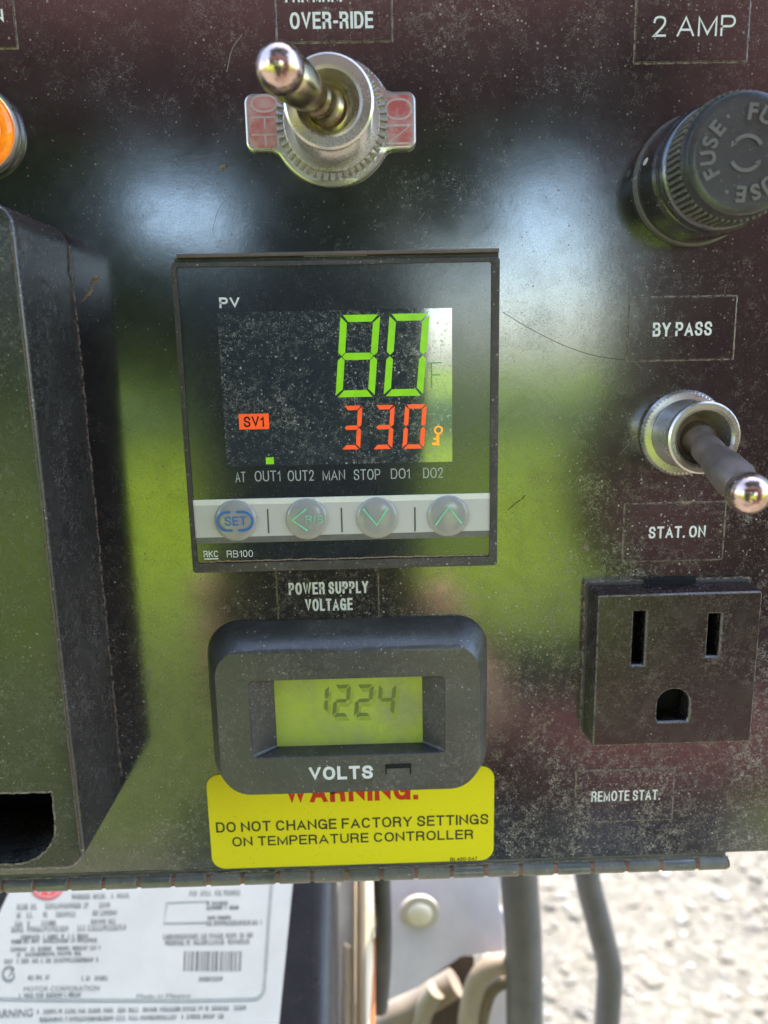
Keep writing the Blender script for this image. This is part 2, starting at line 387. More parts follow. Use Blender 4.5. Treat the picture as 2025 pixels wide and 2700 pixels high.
def layout(s, w, h, t):
    """polygons of a line of sans-serif capitals filling w x h, stroke t (same unit)"""
    gap = .15; x = 0.; items = []
    for ch in s:
        if ch == ' ': x += .34; continue
        gw, st = GL[ch]; items.append((x, gw, st)); x += gw+t/h+gap
    tot = x-gap; polys = []
    # stroke width stays t; only the skeleton is squeezed
    n = len(items); kx = (w)/(tot*h)
    for x0, gw, st in items:
        X0 = x0*h*kx+t/2*min(1, kx+.0); GW_ = max(gw*h*kx+ (t*kx-t if kx < 1 else 0), .0)
        if kx >= 1: X0 = x0*h*kx+t/2
        for line in st:
            pts = [Vector((X0+px_*GW_, t/2+py_*(h-t))) for px_, py_ in line]
            q = [pts[0]]
            for p in pts[1:]:
                if (p-q[-1]).length > t*.04: q.append(p)
            if len(q) < 2: q.append(q[0]+Vector((0, .001)))
            closed = len(line) > 12 and (Vector(line[0])-Vector(line[-1])).length < 1e-3
            if closed: q[-1] = q[0].copy()
            if not closed:
                d0 = (q[0]-q[1]).normalized(); d1 = (q[-1]-q[-2]).normalized(); q[0] = q[0]+d0*t*.5; q[-1] = q[-1]+d1*t*.5
            Lr = []; Rr = []
            for i, p in enumerate(q):
                e1 = (q[i]-q[i-1]).normalized() if i else (q[1]-q[0]).normalized(); e2 = (q[i+1]-q[i]).normalized() if i < len(q)-1 else e1
                if closed and i in (0, len(q)-1): e1 = (q[0]-q[-2]).normalized(); e2 = (q[1]-q[0]).normalized()
                n1 = Vector((-e1.y, e1.x)); n2 = Vector((-e2.y, e2.x)); m = n1+n2; k = m.length_squared
                m = m*(2/k) if k > .35 else (m*(2/.35) if k > 1e-4 else n1)
                a = p+m*t/2; b = p-m*t/2
                a.y = min(max(a.y, 0), h); b.y = min(max(b.y, 0), h); Lr.append(a); Rr.append(b)
            for i in range(len(q)-1): polys.append((Lr[i], Lr[i+1], Rr[i+1], Rr[i]))
            polys.append(None)
    return polys
def put_layout(g, polys, fn, h0):
    k = 0
    for p in polys:
        if p is None: k += 1; continue
        g.add([(*fn(q), h0+.0035*(k % 4)) for q in p], [(0, 1, 2, 3)])
def text(g, s, px, h, bold=0.02, spacing=1.0, dh=.03):
    """letters filling the panel-frame box measured by px=(x0,x1,ytop,ybottom) at height h"""
    cx, cy, w_, h_ = box_of(*px, h); t = h_*(.088+bold*3.6)
    put_layout(g, layout(s, w_, h_, t), lambda q: (cx-w_/2+q.x, cy-h_/2+q.y), h+dh); return g
def ribbon(g, pts, wd, h):
    """flat line of width wd along 2-D points"""
    pts = [Vector(p) for p in pts]; n = len(pts); L = []; R = []
    for i in range(n):
        t = (pts[min(i+1, n-1)]-pts[max(i-1, 0)]).normalized(); q = Vector((-t.y, t.x))*wd/2
        L.append((*(pts[i]+q), h)); R.append((*(pts[i]-q), h))
    return g.add(L+R, [(i, i+1, n+i+1, n+i) for i in range(n-1)])

# ------------------------------------------------------------------ control panel sheet and box
pan = thing('control_panel', 'black powder coated steel control panel sheet carrying switches and meters under dust', 'control panel', (0, -20, 0))
vb = P(1012, 2278, 0).y                                            # bottom edge of the sheet
holes = [circ(*P(1800, 1147, 0), 5.2, 40), circ(*P(875, 322, 0), 5.2, 40)]
G().prism([(210, 150), (-210, 150), (-210, vb), (210, vb)], -1.6, 0, .25, holes).out('sheet', M['panel'], pan)
g = G()
ED = -60
g.box(-209, 209, 149, 150.5, ED, -1.7); g.box(-209, -207.5, vb+4, 149, ED, -1.7); g.box(207.5, 209, vb+4, 149, ED, -1.7)
g.box(-207, 207, vb+4, 148.5, ED-1.5, ED); g.box(-207.2, 207.2, vb+2.5, vb+4, ED, -1.8)
g.out('enclosure', M['panel'], pan)

sc_dark = plain('bared_dark_metal', (.02, .02, .018), .7); sc_pale = plain('pale_scuff', (.28, .25, .22), .8)
def scratch(pts, wd, mat=None):
    g = G()
    q = _cr([tuple(P(*p)) for p in pts], 8) if len(pts) > 2 else [tuple(P(*p)) for p in pts]
    ribbon(g, [(x+random.uniform(-.03, .03), y+random.uniform(-.03, .03)) for x, y in q], wd, .012); g.out('scratch', mat or sc_dark, pan)
scratch([(1325, 822), (1400, 868), (1490, 912), (1570, 938), (1655, 950)], .08)
scratch([(1340, 1345), (1356, 1330), (1372, 1318)], .14); scratch([(1376, 1316), (1384, 1306)], .16)
for pts, wd in (([(1795, 930), (1830, 928)], .10), ([(1632, 1200), (1660, 1168)], .06), ([(330, 1065), (338, 1058)], .16), ([(100, 1052), (96, 1030)], .12), ([(145, 1050), (152, 1042)], .2),
               ([(236, 1700), (246, 1662)], .16), ([(1105, 580), (1120, 560)], .07), ([(640, 90), (612, 130), (598, 190)], .14), ([(605, 520), (575, 555), (560, 610)], .07)): scratch(pts, wd*.8, sc_pale)

# ------------------------------------------------------------------ stick-on legends
def legend(label, px, lines, mat='label', wobble=.05, h=.16, edge=True):
    cx, cy, w_, h_ = box_of(*px)
    t = thing('panel_label', label, 'label', (cx, cy, 0))
    G().prism(rrect(cx, cy, w_, h_, .25, 3), .02, h, .05).out('film', M['label'], t)
    if edge:
        g = G()
        o = rrect(cx, cy, w_+.34, h_+.34, .3, 3)
        def sub(poly, k=26):
            res = []
            for i in range(len(poly)):
                a = Vector(poly[i]); b = Vector(poly[(i+1) % len(poly)]); n = max(1, int((b-a).length/.6))
                res += [a.lerp(b, j/n) for j in range(n)]
            return res
        oo = sub(o); n = len(oo)
        inn = inset([tuple(p) for p in oo], .17)
        wob = [(p[0]+random.uniform(-wobble, wobble), p[1]+random.uniform(-wobble, wobble), .05) for p in oo]
        inw = [(p[0]+random.uniform(-wobble, wobble)*.8, p[1]+random.uniform(-wobble, wobble)*.8, h+.02) for p in inset([tuple(p) for p in oo], .30)]
        g.loops([wob, inw]); g.out('dust_line', M['edge_dust'], t)
    g = G()
    for s_, q, b_ in lines: text(g, s_, q, h, b_)
    g.out('lettering', M['white_ink'], t)
    return t
legend('black label reading FAN MAN over OVER-RIDE above the switch with the OFF and ON plate', (727, 1033, -90, 112),
       [('FAN MAN.', (752, 900, -34, 6), .022), ('OVER-RIDE', (765, 985, 31, 76), .022)])
legend('black label reading 2 AMP above the round fuse holder', (1676, 1975, -60, 165), [('2 AMP', (1722, 1940, 41, 96), .006)])
legend('black label reading BY PASS above the right toggle switch', (1656, 1937, 783, 949), [('BY PASS', (1722, 1878, 849, 886), .022)])
legend('black label reading STAT. ON below the right toggle switch', (1644, 1908, 1326, 1477), [('STAT. ON', (1711, 1861, 1387, 1418), .022)])
legend('black label reading REMOTE STAT. below the square socket', (1518, 1774, 2029, 2163), [('REMOTE STAT.', (1560, 1740, 2084, 2111), .014)])
legend('black label reading POWER SUPPLY VOLTAGE between the controller and the voltmeter', (732, 998, 1496, 1665),
       [('POWER SUPPLY', (762, 972, 1534, 1566), .022), ('VOLTAGE', (806, 931, 1578, 1610), .022)])
legend('black label cut by the left photo edge with only its last letter N showing', (-260, 37, -80, 130), [('ON', (-46, 9, 24, 60), .022)])

# ------------------------------------------------------------------ yellow warning sticker
cx, cy, w_, h_ = box_of(551, 1302, 2030, 2278)
st = thing('warning_sticker', 'bright yellow sticker with red WARNING heading half hidden below the voltmeter', 'sticker', (cx, cy, 0))
G().prism(rrect(cx, cy, w_, h_, 2.4, 8), .02, .2, .05).out('vinyl', M['yellow'], st)
g = G(); text(g, 'WARNING:', (752, 1102, 2058, 2113), .2, .035, 1.0); g.out('heading', M['sticker_red'], st)
g = G(); text(g, 'DO NOT CHANGE FACTORY SETTINGS', (569, 1288, 2157, 2184), .2, .02, 1.05)
text(g, 'ON TEMPERATURE CONTROLLER', (612, 1248, 2197, 2222), .2, .02, 1.05)
g.out('lettering', M['sticker_black'], st)
g = G(); text(g, 'BL400-047', (1187, 1258, 2260, 2269), .2, .02); g.out('part_number', M['sticker_black'], st)

# ------------------------------------------------------------------ temperature controller
HF = 6.0
cx, cy, w_, h_ = box_of(477, 1315, 661, 1502, HF)
tc = thing('temperature_controller', 'square digital temperature controller showing green 80 above red 330', 'temperature controller', (cx, cy, 0))
fx, fy, fw, fh = box_of(491, 1294, 697, 1478, HF)
opening = rrect(fx, fy, fw, fh, .35, 4)
topv = cy+h_/2
body = rrect(cx, cy-.62, w_, h_-1.25, .5, 4)
G().prism(body, 0, HF, .22, [opening]).out('bezel', M['bezel'], tc)
# recessed dark strip above the bezel, its dusty ledge and the pale latch
G().box(cx-w_/2+.3, cx+w_/2-.05, topv-1.3, topv-.5, 0, HF-1.2).out('top_groove', M['plastic'], tc)
g = G().prism([(cx+w_/2-.1, topv), (cx-w_/2+.9, topv), (cx-w_/2+.9, topv-.55), (cx+w_/2-.1, topv-.55)], 0, HF-.25, .12)
g.out('top_ledge', dusty('brown_dust_ledge', (.05, .04, .036), rough=.7, dust=1.2, haze=.42, off=5, dcol=(.36, .27, .23)), tc)
lx, ly, lw, lh = box_of(800, 968, 664, 676, HF-.8)
G().prism(rect(lx, ly, lw, lh), 1, HF-.7, .08).out('latch', plain('pale_latch', (.34, .31, .36), .3), tc)
G().prism(opening, HF-1.2, HF-.35, 0).out('facia', M['facia'], tc)
HG = HF-.35
wx, wy, ww, wh = box_of(585, 1192, 818, 1224, HG)
win = G().prism(rect(wx, wy, ww, wh), HG-.1, HG+.035).out('display_window', M['window'], tc)
HW = HG+.07
def seg7(x0, x1, y0, y1, ch, mat, parent, slant, th, gap=.10, h=HW, join=None):
    """seven segment digit inside the box (mm), slanted; each lit bar is a mesh of its own"""
    on = {'0': 'abcdef', '1': 'bc', '2': 'abged', '3': 'abgcd', '4': 'fgbc', '8': 'abcdefg'}[ch]
    ym = (y0+y1)/2; t = th
    def hseg(y, up):
        if up == 0: return [(x0+gap+t*.55, y), (x0+gap+t, y+t/2), (x1-gap-t, y+t/2), (x1-gap-t*.55, y), (x1-gap-t, y-t/2), (x0+gap+t, y-t/2)]
        yy = y-up*t
        return [(x0+gap+t*.25, y-up*.0), (x1-gap-t*.25, y), (x1-gap-t*1.1, yy), (x0+gap+t*1.1, yy)]
    def vseg(x, side, ya, yb):      # ya lower, yb upper
        xi = x-side*t
        if yb > ym+.01 and ya >= ym-.01:   # upper
            return [(x, yb-gap-t*.2), (xi, yb-gap-t*1.1), (xi, ym+gap+t*.5), (x-side*t*.5, ym+gap), (x, ym+gap+t*.5)]
        return [(x, ya+gap+t*.2), (xi, ya+gap+t*1.1), (xi, ym-gap-t*.5), (x-side*t*.5, ym-gap), (x, ym-gap-t*.5)]
    shp = {'a': hseg(y1, 1), 'd': hseg(y0, -1), 'g': hseg(ym, 0), 'f': vseg(x0, -1, ym, y1), 'b': vseg(x1, 1, ym, y1),
           'e': vseg(x0, -1, y0, ym), 'c': vseg(x1, 1, y0, ym)}
    for s_ in on:
        poly = [(x+(y-y0)*slant, y) for x, y in shp[s_]]
        if join is not None: join.add([(x, y, h) for x, y in poly], [tuple(range(len(poly)))])
        else: G().add([(x, y, h) for x, y in poly], [tuple(range(len(poly)))]).out('segment', mat, parent, smooth=0)
for ch, q in (('8', (881, 985, 830, 1047)), ('0', (1009, 1114, 827, 1044))):
    a, b, c, d = box_of(*q, HW); seg7(a-c/2, a+c/2, b-d/2, b+d/2, ch, M['lcd_green'], win, .095, 1.02, .07)
for ch, q in (('3', (897, 948, 1070, 1185)), ('3', (980, 1033, 1068, 1184)), ('0', (1060, 1117, 1066, 1183))):
    a, b, c, d = box_of(*q, HW); seg7(a-c/2, a+c/2, b-d/2, b+d/2, ch, M['lcd_red'], win, .08, .66, .05)
a, b, c, d = box_of(630, 709, 1091, 1132, HW)
sv = G().prism(rect(a, b, c, d), HW-.02, HW).out('set_value_flag', M['lcd_red'], win)
g = G(); text(g, 'SV1', (643, 697, 1098, 1126), HW, .02, 1.0); g.out('flag_lettering', M['black'], win)
a, b, c, d = box_of(701, 722, 1206, 1224, HW)
G().prism(rect(a, b, c, d), HW-.02, HW).out('output_lamp', M['lcd_green'], win)
kx, ky = P(1156, 1134, HW); g = G()
g.loops([[(x, y, HW) for x, y in circ(kx, ky, .68, 20)], [(x, y, HW) for x, y in circ(kx, ky, .42, 20)]])
for q in ((1151, 1158, 1146, 1174), (1143, 1152, 1154, 1159), (1140, 1152, 1167, 1173)):
    a, b, c, d = box_of(*q, HW); g.add([(x, y, HW) for x, y in rect(a, b, c, d)], [(0, 1, 2, 3)])
g.out('key_symbol', M['lcd_orange'], win)
g = G(); text(g, 'F', (1137, 1164, 955, 1022), HW, -.012); text(g, 'o', (1128, 1137, 955, 972), HW, .0); g.out('degree_mark', M['lcd_dim'], win)
g = G(); text(g, 'PV', (578, 632, 784, 812), HG, .03)
G_white = M['white_ink']; g.out('value_lettering', G_white, tc)
g = G()
for s_, q in (('AT', (621, 648, 1244, 1271)), ('OUT1', (672, 740, 1241, 1269)), ('OUT2', (759, 828, 1240, 1268)), ('MAN', (851, 910, 1239, 1266)),
              ('STOP', (933, 1003, 1237, 1265)), ('DO1', (1031, 1081, 1235, 1262)), ('DO2', (1116, 1168, 1233, 1260))):
    text(g, s_, q, HG, .004)
g.out('status_lettering', M['grey_ink'], tc)
# silver key strip
ux0, ux1 = fx-fw/2+.02, fx+fw/2-.02
def vy(py): return P(900, py, HG).y
HS = HG+.16
G().box(ux0, ux1, vy(1408), vy(1324), HG, HS).out('key_strip', M['silver'], tc)
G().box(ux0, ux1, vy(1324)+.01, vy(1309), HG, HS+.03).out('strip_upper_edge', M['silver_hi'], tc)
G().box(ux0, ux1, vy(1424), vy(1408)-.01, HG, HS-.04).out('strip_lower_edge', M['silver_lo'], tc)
for px_, py_ in ((707, 1374), (901, 1371), (1094, 1369)):
    a, b, c, d = box_of(px_-2, px_+2, py_-32, py_+32, HS); G().box(a-c/2, a+c/2, b-d/2, b+d/2, HS-.05, HS+.03).out('divider', M['divider'], tc)
BT = []
for px_, py_ in ((620, 1374), (808, 1370), (994, 1367), (1182, 1362)):
    bx, by = P(px_, py_, HS+.5); r = 3.28
    prof = [(r, HS-.02), (r-.06, HS+.1)]+[((r-.12)*cos(a), HS+.1+.62*sin(a)) for a in [pi/2*k/7 for k in range(1, 7)]]
    BT.append((G().lathe(prof+[(.02, HS+.72)], 56, (bx, by)).out('button', M['button'], tc), bx, by))
HB = HS+.76
def arc(cx, cy, r, a0, a1, n=14): return [(cx+r*cos(a0+(a1-a0)*i/n), cy+r*sin(a0+(a1-a0)*i/n)) for i in range(n+1)]
b0, bx, by = BT[0]
g = G(); k = 1.45; e = 1.25
ribbon(g, [(bx-.62, by+k)]+arc(bx-e, by, k, pi/2, 3*pi/2)+[(bx-.45, by-k)], .30, HB)
ribbon(g, [(bx+.45, by-k)]+arc(bx+e, by, k, -pi/2, pi/2)+[(bx+.30, by+k)], .34, HB)
text(g, 'SET', (592, 650, 1362, 1386), HB, .012); g.out('set_symbol', M['blue_ink'], b0)
b0, bx, by = BT[1]; g = G()
ribbon(g, [(bx+.1, by+1.75), (bx-2.1, by), (bx+.15, by-1.7)], .34, HB); g2 = text(g, 'R/S', (806, 852, 1359, 1379), HB, .008); g.out('left_symbol', M['mint_ink'], b0)
b0, bx, by = BT[2]; g = G(); ribbon(g, [(bx-2.1, by+1.6), (bx-.05, by-1.0), (bx+1.7, by+1.65)], .34, HB); g.out('down_symbol', M['mint_ink'], b0)
b0, bx, by = BT[3]; g = G(); ribbon(g, [(bx-2.0, by-1.25), (bx+.1, by+1.55), (bx+2.1, by-1.15)], .34, HB); g.out('up_symbol', M['mint_ink'], b0)
g = G(); text(g, 'RKC', (537, 576, 1452, 1469), HG, .012)
a, b, c, d = box_of(539, 576, 1472, 1475, HG); g.add([(x, y, HG+.03) for x, y in rect(a, b, c, d)], [(0, 1, 2, 3)])
text(g, 'RB100', (598, 667, 1451, 1469), HG, .004); g.out('maker_lettering', M['white_ink'], tc)
g = G(); yb = fy-fh/2
ribbon(g, [(ux0+1+i*(ux1-ux0-1.2)/60, yb+.25+random.uniform(-.06, .1)) for i in range(61)], .22, HG+.05)
g.out('dust_line', plain('copper_dust', (.50, .32, .20), .9, sc=3, var=.4), tc)

def foot_dust(outline, parent, wd=.35, h=.05, amp=.12):
    pp = []
    for i in range(len(outline)):
        a_, b_ = Vector(outline[i]), Vector(outline[(i+1) % len(outline)]); k_ = max(1, int((b_-a_).length/.5)); pp += [a_.lerp(b_, j/k_) for j in range(k_)]
    pp.append(pp[0]); g = G(); ribbon(g, [(p.x+random.uniform(-amp, amp), p.y+random.uniform(-amp, amp)) for p in pp], wd, h); g.out('dust_line', M['edge_dust'], parent)
foot_dust(rrect(cx, cy, w_+.2, h_+.2, .5, 4), tc, .45)
# ------------------------------------------------------------------ voltmeter
H1 = 6.2
bx_, by_, bw_, bh_ = box_of(555, 1285, 1635, 2108, 1.0)
ax, ay, aw, ah = box_of(574, 1263, 1706, 2088, H1)
vm = thing('voltmeter', 'rounded black digital voltmeter marked VOLTS with lime green display', 'voltmeter', (ax, ay, 0))
def soft(cx, cy, w, h, r, dip=0.):
    p = rrect(cx, cy, w, h, r, 10); res = []
    # subdivide the long edges so the upper edge can sag
    for i in range(len(p)):
        a = Vector(p[i]); b = Vector(p[(i+1) % len(p)]); n = 12 if (b-a).length > 4 else 1
        res += [a.lerp(b, j/n) for j in range(n)]
    return [(q.x, q.y-(dip*(1-((q.x-cx)/(w/2))**2)**1 if q.y > cy+h/2-r*1.05 else 0)) for q in res]
by0 = ay-ah/2-.9; bt = by_+bh_/2
rings = []
for t_, dp in ((0., 0.), (.12, 0), (.45, .1), (.75, .25), (.92, .5), (1., .62)):
    w2 = bw_+(aw-bw_)*t_**1.3; x2 = bx_+(ax-bx_)*t_
    top2 = bt+((ay+ah/2)-bt)*t_**1.3; bot2 = by0+((ay-ah/2)-by0)*t_
    rings.append([(x, y, H1*min(1, (t_*1.0))**.8+(0.0)) for x, y in soft(x2, (top2+bot2)/2, w2, top2-bot2, 5.4-.6*t_, dp)])
H2 = 2.9
ox, oy, ow, oh = box_of(659, 1174, 1789, 1993, H1)
ix, iy, iw, ih = box_of(726, 1114, 1788, 1963, H2)
hole = rrect(ox, oy, ow, oh, .7, 4)
g = G(); g.loops(rings); top = rings[-1]
g.cap([(x, y, H1) for x, y, _ in top], [[(x, y, H1) for x, y in hole]])
g.out('housing', M['meter'], vm, smooth=50)
inner = rrect(ix, iy, iw, ih, .35, 4)
g = G(); g.loops([[(x, y, H1) for x, y in hole], [(x, y, H1-.25) for x, y in inset(hole, .12)], [(x, y, H2) for x, y in inner]])
g.out('display_frame', M['plastic'], vm, smooth=25)
G().prism(rrect(ix, iy, iw+.6, ih+.6, .3, 3), H2-.8, H2-.05).out('display', M['lcd_back'], vm)
disp = vm.children[-1] if vm.children else vm
disp = [o for o in S.objects if o.name == 'display'][0]
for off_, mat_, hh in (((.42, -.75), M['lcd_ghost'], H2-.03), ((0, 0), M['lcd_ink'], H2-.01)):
    g = G()
    for ch, q in (('1', (838, 862, 1808, 1880)), ('2', (874, 918, 1806, 1890)), ('2', (932, 978, 1805, 1889)), ('4', (992, 1038, 1804, 1886))):
        a, b, c, d = box_of(*q, H2)
        seg7(a-c/2+off_[0], a+c/2+off_[0], b-d/2+off_[1], b+d/2+off_[1], ch, None, None, 10e-2, .66, .05, hh, join=g)
    g.out('digits' if hh > H2-.02 else 'digit_shadow', mat_, disp)
g = G(); text(g, 'VOLTS', (815, 984, 2020, 2055), H1, .035); g.out('lettering', M['white_ink'], vm)
a, b, c, d = box_of(1016, 1084, 2014, 2046, H1); g = G()
g.box(a-c/2, a+c/2, b+d/2-.75, b+d/2, H1-.1, H1+.12); g.box(a-c/2, a-c/2+.22, b-d/2+.4, b+d/2-.75, H1-.1, H1+.1); g.box(a+c/2-.22, a+c/2, b-d/2+.4, b+d/2-.75, H1-.1, H1+.1)
g.out('moulded_mark', M['black'], vm)

# ------------------------------------------------------------------ toggle switches
def knurl(g, c, r0, r1, h0, h1, n, hb=None):
    """toothed washer seen as a ring of wedges"""
    for i in range(n):
        a = 2*pi*i/n; d = pi/n*.62
        pts = []
        for rr, dd, hh in ((r0, d*.35, h0), (r0, -d*.35, h0), (r1, -d, h0), (r1, d, h0), (r0, d*.3, h1*.5+h0*.5), (r0, -d*.3, h1*.5+h0*.5), (r1, -d*.7, h1), (r1, d*.7, h1)):
            pts.append((c[0]+rr*cos(a+dd), c[1]+rr*sin(a+dd), hh))
        g.add(pts, [(4, 5, 6, 7), (0, 3, 7, 4), (1, 5, 6, 2), (2, 6, 7, 3), (0, 4, 5, 1)])
def lever(tip, base, mat, parent, rb, rt, name='lever', flat=False):
    base = Vector(base); tip = Vector(tip); ax_ = (tip-base); L = ax_.length; ax_.normalize()
    prof = [(0, rb*1.12), (.10, rb*1.15), (.13, rb*.98), (.16, rb*.82), (.20, rb*.80), (.24, rb*.98), (.34, rb*.98), (.37, rb*.88), (.42, rb*.92), (.46, rb*1.04), (.58, rt*.90), (.78, rt*.97)]
    # bat end
    c = 1
    for k in range(1, 14):
        a = -pi/2*.62+(pi/2+pi/2*.62)*k/13
        prof.append((c+rt*sin(a)/L, rt*cos(a)))
    pts = [base+ax_*(t*L) for t, r in prof]; g = G(); 
    # tube with fixed direction to avoid twist
    a = ax_.orthogonal().normalized(); b = ax_.cross(a); seg = 40; rings = []
    for (t, r), p in zip(prof, pts): rings.append([p+(a*cos(2*pi*j/seg)+b*sin(2*pi*j/seg))*max(r, .01) for j in range(seg)])
    return rings, prof
def toggle(label, c, tip, htop, rbush, rin, matlever, plate=None, nut=None):
    t = thing('toggle_switch', label, 'toggle switch', (c[0], c[1], 0))
    h0 = .9 if plate else .2
    # bushing
    prof = [(rbush*1.0, h0)]
    hh = h0
    while hh < htop-1.6:
        prof += [(rbush, hh+.05), (rbush*.965, hh+.3), (rbush, hh+.55)]; hh += .62
    prof += [(rbush*1.0, htop-1.0), (rbush*1.02, htop-.85), (rbush*1.02, htop-.25), (rbush*.97, htop), (rin*1.10, htop), (rin*1.0, htop-.35), (rin*.97, htop-2.2), (rin*.80, htop-3.4), (rin*.70, htop-4.0)]
    G().lathe(prof, 72, c, capend=False).out('bushing', M['nickel'], t)
    # domed pivot inside
    hb = htop-3.6
    G().lathe([(rin*.99, hb-1.0), (rin*.95, hb-.2), (rin*.86, hb+.25), (rin*.72, hb+.55), (rin*.5, hb+.75), (.3, hb+.8)], 56, c).out('pivot', matlever, t)
    rings, prof = lever(tip, (c[0], c[1], hb-.2), matlever, t, 2.3, 2.95)
    k = 14
    G().loops(rings[:k+2]).out('lever', matlever, t)
    g = G().loops(rings[k+1:]); g.out('lever_tip', M['chrome'], t)
    return t
c1 = P(875, 322, .6); 
tw1 = toggle('metal toggle switch pointing left at the OFF side of its red plate', c1, (*P(738, 181, 21.5), 21.5), 9.8, 5.95, 4.15, M['brass'])
# OFF / ON plate
pw = box_of(646, 1097, 243, 397, .9)
R0 = 9.0; hw = pw[2]/2; hh = pw[3]/2; pcx = pw[0]; pcy = pw[1]
a_in = math.asin(min(.99, (hh+.9)/R0))
def plate_outline():
    pts = []
    r = 1.3
    for s_ in (1, -1):                 # right tab then left tab
        cxt = pcx+s_*(hw-r)
        ang = [(-pi/2+pi*i/1) for i in (0, 1)]
        pass
    pr = []
    for i in range(9): a = -pi/2+pi/2*i/8; pr.append((pcx+hw-r+r*cos(a), pcy-hh+r+r*sin(a)))
    for i in range(9): a = pi/2*i/8; pr.append((pcx+hw-r+r*cos(a), pcy+hh-r+r*sin(a)))
    tr = arc(c1.x, c1.y, R0, a_in, pi-a_in, 40)
    # fillets approximated by the gap between the tab edge and the disc
    pl = []
    for i in range(9): a = pi/2+pi/2*i/8; pl.append((pcx-hw+r+r*cos(a), pcy+hh-r+r*sin(a)))
    for i in range(9): a = pi+pi/2*i/8; pl.append((pcx-hw+r+r*cos(a), pcy-hh+r+r*sin(a)))
    bt = arc(c1.x, c1.y, R0, pi+a_in, 2*pi-a_in, 40)
    dx = R0*cos(a_in)
    f1 = [(c1.x+dx+1.3, pcy+hh), (c1.x+dx+.5, pcy+hh+.25)]
    f2 = [(c1.x-dx-.5, pcy+hh+.25), (c1.x-dx-1.3, pcy+hh)]
    f3 = [(c1.x-dx-1.3, pcy-hh), (c1.x-dx-.5, pcy-hh-.25)]
    f4 = [(c1.x+dx+.5, pcy-hh-.25), (c1.x+dx+1.3, pcy-hh)]
    return pr+f1+tr+f2+pl+f3+bt+f4
po = plate_outline()
G().prism(po, .05, .95, .3, [circ(c1.x, c1.y, 6.0, 48)]).out('on_off_plate', M['nickel'], tw1)
for s_ in (-1, 1):
    x_out = pcx+s_*(hw-.55); x_in = c1.x+s_*(8.15)
    G().prism(rrect((x_out+x_in)/2, pcy, abs(x_out-x_in), 2*hh-1.0, .9, 5), .9, .975, 0).out('red_infill', M['plate_red'], [o for o in S.objects if o.name == 'on_off_plate'][0])
plate = [o for o in S.objects if o.name == 'on_off_plate'][0]
g = G()
def letters(g, s_, cx, cy, w, h, rot, hh, bold):
    ca, sa = cos(rot), sin(rot)
    put_layout(g, layout(s_, w, h, h*.075), lambda q: (cx+(q.x-w/2)*ca-(q.y-h/2)*sa, cy+(q.x-w/2)*sa+(q.y-h/2)*ca), hh)
q = P(698, 320, 1); letters(g, 'OFF', q.x, q.y, 7.2, 3.9, -pi/2, 1.0, -.012)
q = P(1052, 320, 1); letters(g, 'ON', q.x, q.y, 6.3, 4.0, -pi/2, 1.0, -.012)
g.out('lettering', plain('raised_letter_metal', (.78, .66, .62), .35, metal=.6), plate)
# toothed lock washer
g = G().prism(circ(c1.x, c1.y, 7.05, 60), .95, 1.35, .1, [circ(c1.x, c1.y, 5.9, 60)])
knurl(g, c1, 6.9, 8.1, 1.0, 1.7, 46)
g.out('lock_washer', M['nickel'], tw1)

c2 = P(1801, 1142, .6)
tw2 = toggle('dusty metal toggle switch pointing down between the BY PASS and STAT. ON labels', c2, (*P(1972, 1300, 21), 21), 8.6, 5.35, 4.15, M['dull_lever'])
g = G().lathe([(6.75, .05), (6.85, .8), (6.5, 1.35), (5.4, 1.5)], 64, c2, capend=False)
for i in range(64):
    a = 2*pi*i/64; d = .026
    g.add([(c2.x+rr*cos(a+dd), c2.y+rr*sin(a+dd), h_) for rr, dd, h_ in ((6.6, -d, .1), (6.6, d, .1), (7.0, 0, .1), (6.3, -d, 1.45), (6.3, d, 1.45), (6.72, 0, 1.25))], [(0, 1, 4, 3), (0, 2, 5, 3), (1, 2, 5, 4), (3, 4, 5)])
g.out('knurled_nut', M['nickel'], tw2)

# ------------------------------------------------------------------ fuse holder
cf = P(1832, 478, 0)
fh_ = thing('fuse_holder', 'round black screw cap fuse holder with raised FUSE lettering', 'fuse holder', (cf.x, cf.y, 0))
G().lathe([(9.45, .02), (9.5, .5), (9.35, 1.0), (8.9, 1.15)], 72, cf).out('flange', M['fuse_rib'], fh_)
G().lathe([(9.1, 1.1), (9.05, 1.6), (9.0, 6.6), (8.75, 7.4), (8.2, 7.6)], 72, cf).out('collar', M['fuse'], fh_)
G().lathe([(8.55, 7.5), (8.6, 8.8), (8.25, 9.3), (7.8, 9.5)], 72, cf).out('lower_ring', M['fuse'], fh_)
HT = 15.6
G().lathe([(7.9, 9.3), (7.9, 13.9), (7.75, 14.2), (7.75, HT-.7), (7.6, HT-.25), (7.2, HT), (6.6, HT+.02)], 80, cf).out('cap', M['fuse_top'], fh_)
capo = [o for o in S.objects if o.name == 'cap'][0]
g = G(); nr = 60
for i in range(nr):
    a = 2*pi*i/nr; d = 2*pi/nr*.27
    pts = [(cf.x+rr*cos(a+dd), cf.y+rr*sin(a+dd), hh) for hh in (9.6, 13.9) for rr, dd in ((7.8, -d*1.4), (8.25, -d*.8), (8.25, d*.8), (7.8, d*1.4))]
    g.add(pts, [(0, 1, 5, 4), (1, 2, 6, 5), (2, 3, 7, 6), (4, 5, 6, 7), (0, 1, 2, 3)])
g.out('grip_ribs', M['fuse_rib'], capo)
g = G()
